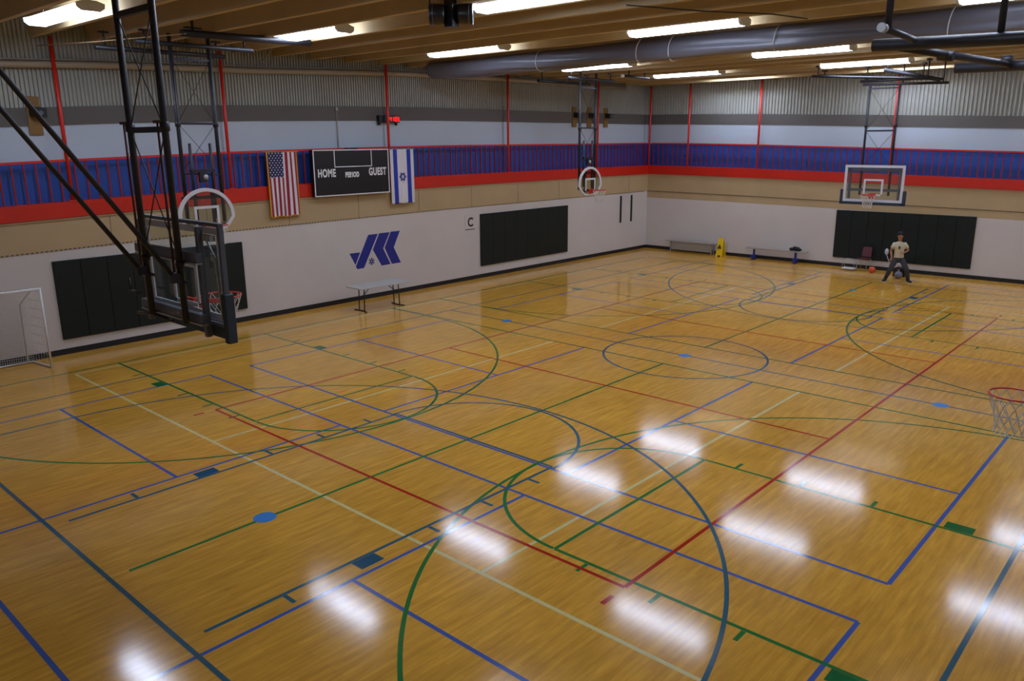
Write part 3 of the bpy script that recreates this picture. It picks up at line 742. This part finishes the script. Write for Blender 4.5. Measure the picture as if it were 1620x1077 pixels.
m = cloth_grid(19.23, 18.26, 2.78, 4.55, 78, 60, us, .12, .018, .4); fl = m.build('cloth', ['offwhite', 'flagred', 'gold', 'flagnavy'], t)
sd = fl.modifiers.new('thickness', 'SOLIDIFY'); sd.thickness = .004
m = MB()
for r in range(11):
    for c in range(5 if r % 2 == 0 else 4):
        # the canton turned on its side: rows run down
        x = 19.23-.97*(.035+.93*7/13*((c+.5+(0 if r % 2 == 0 else .5))/5.0)); z = 4.55-.70*((r+.5)/11.0)
        x += 0
        q = []
        for k in range(10):
            a = pi/2+k*pi/5; rr = .026 if k % 2 == 0 else .011; q.append((x+rr*cos(a), .148, z+rr*sin(a)))
        m.add(q, [tuple(range(10))])
st = m.build('stars', 'offwhite', t)
m = MB(); m.tube([(19.31, .12, 4.56), (18.21, .12, 4.56)], .012, 8); m.build('hanging_rod', 'gold', t)
def isr(u, v): return 1 if (.13 < u < .30 or .70 < u < .87) else 0
t = thing('national_flag', (14.36, .09, 2.9), 'vertically hung white flag with two blue stripes and a blue six-pointed star', 'flag', 'flags hung from the gallery railing')
m = cloth_grid(14.95, 13.99, 2.9, 4.58, 60, 40, isr, .15, .014, 2.2); fl = m.build('cloth', ['offwhite', 'iblue'], t)
sd = fl.modifiers.new('thickness', 'SOLIDIFY'); sd.thickness = .004
m = MB(); cx, cz, R = 14.47, 3.73, .14
for s in (1, -1):
    V3 = [Vector((cx+s*R*cos(pi*2*k/3), .172, cz+R*sin(pi*2*k/3))) for k in range(3)]
    for k in range(3): m.bar(V3[k], V3[(k+1) % 3], .022, .008, upv=(0, 1, 0))
m.build('star', 'iblue', t)
m = MB(); m.tube([(15.0, .15, 4.58), (13.94, .15, 4.58)], .012, 8); m.bar((14.8, .15, 4.585), (14.8, .035, 4.62), .02, .02); m.bar((14.1, .15, 4.585), (14.1, .035, 4.62), .02, .02); m.build('hanging_rod', 'galv', t)

# clock
t = thing('digital_clock', (14.72, -.1, 5.36), 'black digital clock with glowing red digits on the grey band', 'clock')
m = MB(); m.box((14.32, -.21, 5.38), (15.12, -.06, 5.60)); m.build('case', 'off', t, bevel=.01)
m = MB()
for x in (14.38, 15.06): m.box((x-.02, -.21, 5.30), (x+.02, -.12, 5.38))
m.build('bracket', 'off', t)
SEG = {'0': 'abcdef', '1': 'bc', '2': 'abged', '3': 'abgcd', '4': 'fgbc', '7': 'abc'}
def seg(m, ch, x, z, wd, h, y):
    g = .022
    pos = {'a': ((0, h), (wd, h)), 'b': ((wd, h), (wd, h/2)), 'c': ((wd, h/2), (wd, 0)), 'd': ((0, 0), (wd, 0)), 'e': ((0, h/2), (0, 0)), 'f': ((0, h), (0, h/2)), 'g': ((0, h/2), (wd, h/2))}
    for s_ in SEG[ch]:
        (a, b), (c, d) = pos[s_]; m.bar((x-a, y, z+b), (x-c, y, z+d), g, .006, upv=(0, 1, 0))
xx = 14.84
for ch in '7:41:03':
    m = MB()
    if ch == ':':
        for zz in (5.46, 5.52): m.box((xx-.012, -.062, zz-.01), (xx+.012, -.054, zz+.01))
        m.build('colon', 'digit', t); xx -= .04
    else:
        seg(m, ch, xx, 5.43, .055, .12, -.056); m.build('digit', 'digit', t); xx -= .088

# two tall brackets near the corner, conduit and cord pieces
for x, l in ((2.1, 'left one of two thin black upright wall bars near the far corner'), (1.28, 'right one of two thin black upright wall bars near the far corner')):
    m = MB(); m.box((x-.035, 0, 1.3), (x+.035, .05, 2.45)); m.build('wall_bar', 'off', label=l, cat='wall bar', group='black upright bars near the corner', origin=(x, 0, 1.3))
m = MB(); m.tube([(16.6, -.2, 4.64), (16.6, -.2, 5.75)], .014, 8); m.box((16.56, -.22, 5.7), (16.64, -.17, 5.8))
m.build('conduit', 'pipe', label='thin pale conduit running up the wall above the scoreboard', cat='conduit', origin=(16.6, -.2, 4.64))

# speakers on plywood boards
def wall_speaker(x, z, label, s=1.0):
    t = thing('wall_speaker', (x, -.18, z), label, 'speaker', 'black speakers on plywood boards')
    m = MB(); m.box((x-.14*s, -.23, z-.42*s), (x+.14*s, -.18, z+.40*s)); m.build('backing_board', 'plywood', t)
    m = MB(); m.prism([(x-.14*s, -.18, z-.02*s), (x+.1*s, -.18, z-.02*s), (x+.06*s, .04, z-.05*s), (x-.2*s, .04, z-.05*s)], (0, 0, 0), (0, 0, .2*s)); m.build('cabinet', 'speaker', t, bevel=.01)
    m = MB(); m.tube([(x-.07, .04, z+.05*s), (x-.07, .055, z+.05*s)], .05*s, 16); m.build('cone', 'greysteel', t)
    return t
wall_speaker(24.7, 5.43, 'black speaker on a yellow-brown board at the far left above the railing')
wall_speaker(5.18, 5.72, 'black speaker on a plywood board left of the far fan-shaped hoop mast', .95)
wall_speaker(4.2, 5.72, 'black speaker on a plywood board hidden half behind a red post', .95)
wall_speaker(3.05, 5.72, 'black speaker on a plywood board nearest the far corner', .95)

# beige duct run on the left wall and its hangers
t = thing('wall_pipe', (14, -.12, 6.9), 'long beige pipe running along the top of the left wall', 'pipe')
m = MB()
kn = [(1.75, 6.93), (9.4, 6.93), (14, 6.86), (19.3, 6.66), (22.9, 6.58), (25.3, 6.47), (29, 6.36)]
m.tube([(x, -.12, z) for x, z in kn], .075, 12); m.tube([(x, -.17, z+.11) for x, z in kn[1:]], .022, 8)
m.tube([(1.75, -.12, 6.93), (1.75, -.12, 7.3)], .05, 10)
m.build('pipe_run', 'pipe', t)
for x in (21.0, 14.95, 8.5, 4.5):
    z = lerp(kn, x); m = MB(); m.tube([(x, -.12, z), (x, -.12, 7.3)], .02, 8); m.build('pipe_hanger', 'pipe', t)

# ------------------------------------------------------------------ ceiling cluster, bars, cords
t = thing('ceiling_speaker_cluster', (21.0, 9.35, 6.95), 'cluster of two black drum speakers hung at the top centre of the view', 'speaker')
AX = Vector((-.67, .74, 0))
for s in (-1, 1):
    c0 = Vector((21.0, 9.35, 6.93)); a = c0+AX*s*.11; b = c0+AX*s*.37
    m = MB(); m.tube([a, a+(b-a)*.15, b-(b-a)*.1, b], [.15, .165, .175, .17], 22); m.build('speaker_drum', 'speaker', t)
    m = MB(); u = AX.cross(Vector((0, 0, 1)))
    for off in (0, -.06): m.tube([b+AX*s*off+(u*cos(q)+Vector((0, 0, sin(q))))*.178 for q in [2*pi*k/28 for k in range(28)]], .007, 6, closed=True)
    m.build('metal_ring', 'greysteel', t)
    m = MB(); m.tube([b+Vector((0, 0, .17)), b-AX*s*.1+Vector((0, 0, .69))], .012, 8); m.build('hanger', 'speaker', t)
m = MB(); m.box((20.93, 9.25, 6.72), (21.07, 9.45, 7.3)); m.tube([(21.0, 9.3, 7.1), (21.0, 9.3, 7.62)], .03, 8); m.build('centre_bracket', 'speaker', t)

t = thing('ceiling_track', (21.2, 3.4, 6.9), 'black steel bar hung under the ceiling left of the second lamp row', 'steel bar')
m = MB(); m.tube([(22.85, 3.3, 7.0), (19.75, 3.3, 7.05)], .075, 12); m.build('bar', 'blacksteel', t)
for x in (22.6, 19.95):
    m = MB(); m.tube([(x, 3.3, 7.04), (x, 3.3, 7.55)], .03, 8); m.box((x-.18, 3.26, 7.1), (x+.18, 3.34, 7.13)); m.build('hanger', 'blacksteel', t)
t = thing('ceiling_track', (5, 2.7, 7.0), 'short black bar with bright end hung under the ceiling near the far corner', 'steel bar')
m = MB(); m.tube([(7.0, 3.3, 6.98), (5.3, 3.3, 6.98)], .04, 12); m.build('bar', 'blacksteel', t)
m = MB(); m.tube([(7.03, 3.3, 6.98), (6.95, 3.3, 6.98)], .055, 12); m.build('end_cap', 'white', t, label='bright white end cap')
for x in (6.6, 5.6):
    m = MB(); m.tube([(x, 3.3, 7.0), (x, 3.3, 7.3)], .02, 8); m.build('hanger', 'blacksteel', t)
for pts, l, mt, r in (([(24.6, .3, 6.85), (24.0, 1.9, 6.85), (22.8, 3.4, 6.98)], 'pale cord stretched under the ceiling at the upper left', 'wire', .012),
                      ([(19.35, .5, 6.85), (19.3, 1.2, 7.25), (19.35, 2.0, 7.6)], 'tan cord hanging slantwise beside the second lamp', 'wire', .012),
                      ([(19.0, 11.6, 7.05), (17.5, 12.2, 7.05), (16.3, 13.0, 7.04), (15.2, 13.2, 7.05)], 'dark cable slung under the ceiling stems in the middle', 'cable', .012)):
    m = MB(); m.tube(pts, r, 6); m.build('slack_cord' if False else ('hanging_cable' if mt == 'cable' else 'hanging_rope'), mt, label=l, cat='cord', origin=pts[0])

# heavy pipe frame at upper right
pipe((21.0, 16.45, 5.86), (21.0, 19.4, 5.78), .07)
pipe((19.0, 16.85, 5.70), (19.0, 19.3, 5.66), .065)
pipe((22.2, 16.94, 5.90), (20.4, 16.9, 5.87), .033, 'diagonal_pipe')
m = MB(); m.tube([(22.26, 16.94, 5.90), (22.16, 16.94, 5.90)], .045, 18); m.build('pipe_end', 'galv', t2)
pipe((22.12, 16.96, 5.90), (22.12, 16.96, 7.1), .036, 'drop_rod')
pipe((21.0, 17.75, 5.84), (21.0, 17.75, 7.1), .036, 'drop_rod')
pipe((21.0, 16.75, 5.82), (19.0, 17.5, 5.70), .045, 'diagonal_pipe')
m = MB(); m.tube([(20.2, 16.95, 5.77), (20.2, 17.12, 5.75)], .06, 14); m.build('clamp', 'blacksteel', t2)
m = MB(); m.tube([(19.1, 17.4, 5.76), (19.1, 17.52, 5.76)], .05, 14); m.build('clamp', 'blacksteel', t2)

# ------------------------------------------------------------------ folding table
t = thing('folding_table', (16.6, 1.5, 0), 'light grey folding table with black bent legs below the blue wall logo', 'table')
R_ = Matrix.Rotation(radians(-2), 4, 'Z'); base = Vector((16.62, 1.42, 0))
def T_(p): return base+R_ @ Vector(p)
def rounded(hx, hy, r, n=6):
    q = []
    for sx_, sy_, a0 in ((1, 1, 0), (-1, 1, 90), (-1, -1, 180), (1, -1, 270)):
        for k in range(n+1):
            a = radians(a0+90*k/n); q.append((sx_*(hx-r)+r*cos(a), sy_*(hy-r)+r*sin(a)))
    return q
m = MB(); m.prism([T_((x, y, .70)) for x, y in rounded(.92, .38, .06)], (0, 0, 0), (0, 0, .04)); m.build('tabletop', 'tabletop', t, bevel=.008)
for s in (-1, 1):
    X = s*.62
    for yy in (-.13, .13):
        m = MB(); m.tube([T_((X, yy, .70)), T_((X+s*.02, yy, .03))], .016, 8); m.build('leg', 'blacksteel', t)
    m = MB(); m.tube([T_((X+s*.02+s*.0, -.3+.05*k, .018+ (.012 if k in (0, 12) else 0))) if False else T_((X+s*(.02+.06*(1-((k-6)/6)**2)*0+.05*((k-6)/6)**2), -.3+.05*k, .018)) for k in range(13)], .018, 8); m.build('foot', 'blacksteel', t)
    m = MB(); m.tube([T_((X, 0, .42)), T_((X-s*.34, 0, .69))], .012, 8); m.bar(T_((X, -.13, .42)), T_((X, .13, .42)), .02, .02); m.build('folding_strut', 'blacksteel', t)

# ------------------------------------------------------------------ goal
t = thing('indoor_goal', (26.9, .6, 0), 'white indoor football goal with netting at the left edge against the wall', 'goal')
xr, xl = 25.48, 28.5; yf, yb_ = 1.0, .2; zt_ = 1.78
m = MB(); m.tube([(xr, yf, .03), (xr, yf, zt_)], .024, 12); m.build('post', 'white', t)
m = MB(); m.tube([(xl, yf, .03), (xl, yf, zt_)], .024, 12); m.build('post', 'white', t)
m = MB(); m.tube([(xr-.03, yf, zt_), (xl+.03, yf, zt_)], .024, 12); m.build('crossbar', 'white', t)
m = MB(); m.tube([(xr, yf, .025), (xr+.12, yb_, .025), (xl-.12, yb_, .025), (xl, yf, .025)], .025, 10); m.build('base_frame', 'white', t)
m = MB()
for x in (xr+.22, xl-.22): m.tube([(x, yb_, .03), (x, yb_+.05, 1.35), (x-.1*(1 if x < 27 else -1), yf-.1, zt_)], .02, 8)
m.build('back_stay', 'white', t)
m = MB(); nx, nz = 64, 38
def NP(u, v):      # v 0 bottom back .. 1 top front
    x = xr+.1+(xl-xr-.2)*u
    z = .03+(zt_-.04)*min(1, v*1.25) if v < .8 else zt_-.01
    y = yb_+.02+.18*v if v < .8 else yb_+.16+(yf-yb_-.16)*(v-.8)/.2
    return (x, y+.03*sin(u*20+v*6), z-(.05*sin(pi*(v-.8)/.2) if v > .8 else 0))
for i in range(nx+1): m.tube([NP(i/nx, j/12) for j in range(13)], .0035, 4, cap=False)
for j in range(nz+1): m.tube([NP(i/14, j/nz) for i in range(15)], .0035, 4, cap=False)
for k in range(9):
    z = .1+k*.2; 
    for X in (xr, xl): m.tube([(X, yf, z), (X+(.1 if X == xr else -.1), yb_+.05+.15*z, z)], .0035, 4, cap=False)
for k in range(6):
    f = k/6
    for X in (xr, xl): m.tube([(X+(.1*f if X == xr else -.1*f), yf-(yf-yb_)*f, .03), (X+(.1*f if X == xr else -.1*f), yf-(yf-yb_)*f*.8, zt_)], .0035, 4, cap=False)
m.build('net', 'net', t)

# ------------------------------------------------------------------ benches, wet floor sign
t = thing('bench', (.35, 2.7, 0), 'grey metal bench with shelf rail beside the yellow floor sign', 'bench', 'benches along the back wall')
m = MB(); m.box((.2, 1.35, .46), (.52, 3.78, .50)); m.build('seat', 'bench', t, bevel=.008)
for y in (1.62, 3.6):
    m = MB(); m.box((.22, y-.02, 0), (.26, y+.02, .46)); m.box((.46, y-.02, 0), (.50, y+.02, .46)); m.box((.22, y-.02, .4), (.5, y+.02, .46)); m.box((.22, y-.02, .12), (.5, y+.02, .15)); m.build('leg_frame', 'bench', t)
m = MB(); m.box((.44, 1.62, .12), (.49, 3.6, .165)); m.build('stretcher', 'bench', t)
m = MB(); m.box((.44, 1.64, .17), (.45, 3.58, .46)); m.build('side_panel', 'galv', t)
t = thing('bench', (.4, 6.4, 0), 'pale bench with blue legs against the back wall, black bag on it', 'bench', 'benches along the back wall')
m = MB(); m.box((.22, 5.2, .45), (.56, 7.7, .50)); m.build('seat', 'bench', t, bevel=.008)
for y in (5.5, 7.25):
    m = MB(); m.box((.36, y-.035, 0), (.43, y+.035, .45)); m.box((.2, y-.03, .0), (.58, y+.03, .04)); m.box((.3, y-.1, .10), (.48, y+.1, .2)); m.build('leg', 'bluemetal', t)
m = MB()
for k, (dy, r) in enumerate(((-.12, .07), (0, .1), (.1, .09), (.17, .06))): m.ellipsoid((.4, 7.2+dy, .503+r*.9), (.12, .1, r*.9), 14, 8)
m.build('sports_bag', 'shoes2', label='small black bag lying on the blue-legged bench', cat='bag', origin=(.4, 7.2, .5))
t = thing('wet_floor_sign', (.42, 4.05, 0), 'yellow folding wet floor sign standing beside the grey bench', 'floor sign')
for s in (-1, 1):
    m = MB(); P = [(.42+s*.17, 3.87, 0), (.42+s*.17, 4.17, 0), (.42+s*.02, 4.13, .72), (.42+s*.02, 4.09, .78), (.42+s*.02, 3.96, .78), (.42+s*.02, 3.91, .72)]
    m.prism(P, (0, 0, 0), (.02*s, 0, 0)); m.build('panel', 'yellow', t)
m = MB(); m.prism([(.56, 3.93, .34), (.56, 4.11, .34), (.535, 4.02, .52)], (0, 0, 0), (.02, 0, 0)); m.build('warning_triangle', 'orangeprint', t)
m = MB(); m.box((.5, 3.98, .0), (.62, 4.1, .06)); m.build('foot_notch', 'maroon', t)

# floor clutter by the back wall
t = thing('plastic_chair', (.55, 9.95, 0), 'maroon plastic chair against the big dark pad, left of the person', 'chair')
m = MB(); m.prism([(.3, 9.74, .44), (.3, 10.08, .44), (.72, 10.12, .46), (.72, 9.7, .46)], (0, 0, 0), (0, 0, .03)); m.build('seat', 'maroon', t, bevel=.01)
m = MB(); m.prism([(.3, 9.74, .5), (.3, 10.1, .5), (.22, 10.08, .86), (.22, 9.76, .86)], (0, 0, 0), (.025, 0, .0)); m.build('backrest', 'maroon', t, bevel=.01)
for x in (.32, .68):
    for y in (9.74, 10.08):
        m = MB(); m.tube([(x, y, .45), (x+(.03 if x > .5 else -.03), y, 0)], .011, 8); m.build('leg', 'galv', t)
t = thing('ball_rack', (.7, 9.45, 0), 'low grey wire rack with a white tray left of the maroon chair', 'rack')
m = MB()
for x in (.6, .85):
    for y in (9.25, 9.68): m.tube([(x, y, 0), (x, y, .42)], .01, 8)
m.tube([(.6, 9.25, .42), (.85, 9.25, .42), (.85, 9.68, .42), (.6, 9.68, .42)], .01, 8, closed=True); m.build('frame', 'galv', t)
m = MB(); m.box((.58, 9.24, .06), (.87, 9.69, .1)); m.build('tray', 'white', t)
m = MB(); m.ellipsoid((1.5, 11.45, .13), (.14, .13, .13), 18, 12); m.tube([(1.5, 11.45, .24), (1.48, 11.43, .31)], .025, 8)
m.build('ball_bag', 'greybag', label='grey cloth ball bag on the floor behind the person', cat='bag', origin=(1.5, 11.52, 0))
t = thing('volleyball', (.9, 11.35, .32), 'pale ball showing between the legs of the person', 'ball')
m = MB(); m.ellipsoid((.95, 11.35, .42), (.12, .12, .12), 20, 14); m.build('cover', 'ballwhite', t)
m = MB(); m.box((.75, 11.15, 0), (1.12, 11.55, .30)); m.build('equipment_crate', 'off', label='dark crate on the floor behind the person, holding a pale ball', cat='crate', origin=(.93, 11.35, 0), bevel=.01)
m = MB()
m.ellipsoid((.5, 10.68, .78), (.05, .07, .12), 14, 10); m.tube([(.5, 10.68, .68), (.5, 10.78, .45), (.5, 10.85, 0)], .012, 8); m.build('standing_racket', 'ballwhite', label='white-headed racket leaning at the dark pad left of the person', cat='racket', origin=(.5, 10.8, 0))

# basketball in the air
bc = Vector((2.2, 10.77, .32)); br_ = .12
t = thing('basketball', tuple(bc), 'orange basketball bouncing beside the person', 'basketball')
m = MB(); m.ellipsoid(bc, (br_,)*3, 28, 18); m.build('cover', 'ball', t)
m = MB()
for nrm in ((1, 0, 0), (0, 1, 0), (.6, .3, .75)):
    nv = Vector(nrm).normalized(); u = nv.orthogonal().normalized(); v = nv.cross(u)
    m.tube([bc+(u*cos(a)+v*sin(a))*(br_+.0005) for a in [2*pi*k/36 for k in range(36)]], .0022, 5, closed=True)
m.build('seam', 'seam', t)

# ------------------------------------------------------------------ person
PB = Vector((2.2, 11.6, 0)); FW = Vector((.93, .37, 0)).normalized(); SD = Vector((-FW.y, FW.x, 0))     # SD points to the picture's right
def W_(s, f, z): return PB+SD*s+FW*f+Vector((0, 0, z))
def skin_obj(name, nodes, edges, mt, parent, lv=2, root=0):
    """nodes: (point, radius or (rx,ry))"""
    me = bpy.data.meshes.new(name); base = Vector(parent['_w'])
    me.from_pydata([tuple(p-base) for p, r in nodes], edges, []); o = bpy.data.objects.new(name, me); C.objects.link(o)
    sk = o.modifiers.new('skin', 'SKIN'); sk.use_smooth_shade = True; sk.branch_smoothing = .6
    sv = me.skin_vertices[0].data
    for i, (p, r) in enumerate(nodes): sv[i].radius = r if isinstance(r, tuple) else (r, r); sv[i].use_root = (i == root)
    ss = o.modifiers.new('sub', 'SUBSURF'); ss.levels = lv; ss.render_levels = lv
    dg = bpy.context.evaluated_depsgraph_get(); m2 = bpy.data.meshes.new_from_object(o.evaluated_get(dg)); bpy.data.objects.remove(o)
    m2.materials.clear(); m2.materials.append(MT[mt])
    for p in m2.polygons: p.use_smooth = True
    o = bpy.data.objects.new(name, m2); C.objects.link(o)
    if parent.type == 'EMPTY': o.parent = parent
    o['_w'] = list(base); return o
t = thing('person', tuple(PB), 'crouching person in cream t-shirt and charcoal trousers dribbling before the back wall pad', 'person')
nodes = []; edges = []
def nd(p, r, prev=None):
    nodes.append((p, r)); i = len(nodes)-1
    if prev is not None: edges.append((prev, i))
    return i
pel = nd(W_(0, -.02, .86), (.11, .08)); bel = nd(W_(-.01, .02, 1.0), (.11, .08), pel); ch = nd(W_(-.02, .07, 1.2), (.125, .08), bel); nk0 = nd(W_(-.03, .12, 1.36), (.07, .06), ch)
nk = nd(W_(-.03, .15, 1.44), .048, nk0); hd0 = nd(W_(-.035, .17, 1.50), (.07, .08), nk); hd1 = nd(W_(-.035, .175, 1.58), (.078, .092), hd0); hd2 = nd(W_(-.035, .165, 1.65), (.068, .08), hd1)
def arm(s, sh, el, wr, hand_dir, up_dir):
    a = nd(sh, .046, ch); e0 = nd(sh.lerp(el, .5), .046, a); b = nd(el, .038, e0); c0 = nd(el.lerp(wr, .45), .036, b); c = nd(wr, .024, c0)
    hdv = hand_dir.normalized(); pl = nd(wr+hdv*.05, (.036, .02), c); pl2 = nd(wr+hdv*.085, (.038, .018), pl)
    side = hdv.cross(up_dir).normalized(); L_ = (.065, .075, .07, .055)
    for k in range(4):
        o_ = side*(k-1.5)*.019; base_ = wr+hdv*.095+o_; bend = (hdv*.8+up_dir*-.35).normalized()
        f1 = nd(base_, .0085, pl2); f2 = nd(base_+hdv*L_[k]*.5, .008, f1); f3 = nd(base_+hdv*L_[k]*.5+bend*L_[k]*.5, .007, f2)
    th = nd(wr+hdv*.035-side*.035, .011, pl); nd(wr+hdv*.07-side*.055-up_dir*.01, .009, th)
arm(-1, W_(-.20, .08, 1.31), W_(-.27, .05, 1.06), W_(-.24, .17, .88), Vector((.3, -.1, -1)), FW)
arm(1, W_(.15, .08, 1.32), W_(.27, .0, 1.10), W_(.13, .2, 1.03), -SD*.8+FW*.5, Vector((0, 0, 1)))
def leg(s, hip, kn_, an, toe):
    a = nd(hip, .066, pel); b0 = nd(hip.lerp(kn_, .5), .066, a); b = nd(kn_, .055, b0); c0 = nd(kn_.lerp(an, .35), .056, b); c = nd(an, .036, c0); d = nd(toe, .03, c)
leg(-1, W_(-.1, 0, .80), W_(-.23, .14, .46), W_(-.35, .0, .09), W_(-.39, .14, .04))
leg(1, W_(.1, 0, .80), W_(.27, .14, .47), W_(.36, .0, .09), W_(.41, .14, .04))
body = skin_obj('body', nodes, edges, 'skin', t)
# clothing
def loft(m, rings, n=22):
    """rings: (centre, half width across, half depth, up direction)"""
    vs = []
    for c, rw, rd, d in rings:
        d = Vector(d).normalized(); u = (SD-d*SD.dot(d)).normalized(); v = d.cross(u)
        vs += [c+u*rw*cos(2*pi*k/n)+v*rd*sin(2*pi*k/n) for k in range(n)]
    return m.add(vs, [(i*n+k, i*n+(k+1) % n, (i+1)*n+(k+1) % n, (i+1)*n+k) for i in range(len(rings)-1) for k in range(n)], 0, True)
UPV = Vector((0, 0, 1)); m = MB()
loft(m, [(W_(0, -.02, .84), .158, .128, UPV), (W_(0, -.015, .90), .155, .125, UPV), (W_(-.01, .015, 1.0), .147, .118, UPV), (W_(-.015, .045, 1.12), .165, .125, UPV), (W_(-.02, .07, 1.24), .185, .128, UPV),
         (W_(-.024, .09, 1.32), .175, .115, UPV), (W_(-.028, .11, 1.37), .115, .085, UPV), (W_(-.03, .13, 1.40), .062, .058, UPV)])
for sg, sh, el in ((-1, W_(-.175, .08, 1.30), W_(-.27, .05, 1.06)), (1, W_(.13, .08, 1.31), W_(.27, .0, 1.10))):
    m.tube([sh.lerp(W_(-.02, .08, 1.28), .35), sh, sh.lerp(el, .3), sh.lerp(el, .62)], [.07, .078, .072, .070], 16)
m.build('tshirt', 'shirt', t)
m = MB()
loft(m, [(W_(0, -.02, .92), .135, .108, UPV), (W_(0, -.02, .86), .152, .122, UPV), (W_(0, -.02, .78), .165, .135, UPV), (W_(0, -.01, .70), .13, .11, UPV), (W_(0, 0, .66), .05, .06, UPV)])
for hip, kn_, an in ((W_(-.085, -.01, .80), W_(-.225, .13, .46), W_(-.35, .0, .09)), (W_(.085, -.01, .80), W_(.265, .13, .47), W_(.36, .0, .09))):
    m.tube([hip, hip.lerp(kn_, .3), hip.lerp(kn_, .7), kn_, kn_.lerp(an, .35), kn_.lerp(an, .75), an], [.085, .098, .088, .078, .076, .064, .058], 18)
m.build('trousers', 'trousers', t)
m = MB(); hc = W_(-.035, .145, 1.625)
m.ellipsoid(hc+Vector((0, 0, .03)), (.098, .095, .095), 20, 12); m.build('hair', 'hair', t)
for s in (-1, 1):
    c = W_(-.38 if s < 0 else .385, .08, 0)
    m = MB(); d = (FW+SD*s*.45).normalized()
    pts = [c-d*.12+Vector((0, 0, .055)), c-d*.05+Vector((0, 0, .065)), c+d*.05+Vector((0, 0, .05)), c+d*.13+Vector((0, 0, .04)), c+d*.17+Vector((0, 0, .035))]
    m.tube(pts, [.04, .05, .048, .042, .02], 12); sh = m.build('shoe', 'shoe', t)
    m = MB(); m.prism([c-d*.14+d.cross(Vector((0, 0, 1)))*.035, c-d*.14-d.cross(Vector((0, 0, 1)))*.035, c+d*.17-d.cross(Vector((0, 0, 1)))*.04, c+d*.17+d.cross(Vector((0, 0, 1)))*.04], (0, 0, 0), (0, 0, .018)); m.build('sole', 'sole', sh)
m = MB()
for s in (-1, 1): m.ellipsoid(W_(-.035+s*.032, .262, 1.59), (.010, .010, .007), 10, 6)
m.build('eyes', 'eye', t)
m = MB(); m.prism([W_(-.045, .255, 1.55), W_(-.025, .255, 1.55), W_(-.030, .262, 1.60), W_(-.040, .262, 1.60)], (0, 0, 0), tuple(FW*.02)); m.build('nose', 'skin', t)
m = MB(); m.ellipsoid(W_(-.035, .255, 1.525), (.012, .024, .006), 10, 6); m.build('mouth', 'lips', t)
m = MB()
for s in (-1, 1): m.ellipsoid(W_(-.035+s*.082, .165, 1.58), (.016, .012, .026), 10, 8)
m.build('ears', 'skin', t)
m = MB(); m.ellipsoid(W_(-.03, .195, 1.2), (.02, .035, .05), 14, 10); m.build('shirt_print', 'print', t, label='dark print on the chest')

for o in bpy.data.objects:
    if '_w' in o: del o['_w']
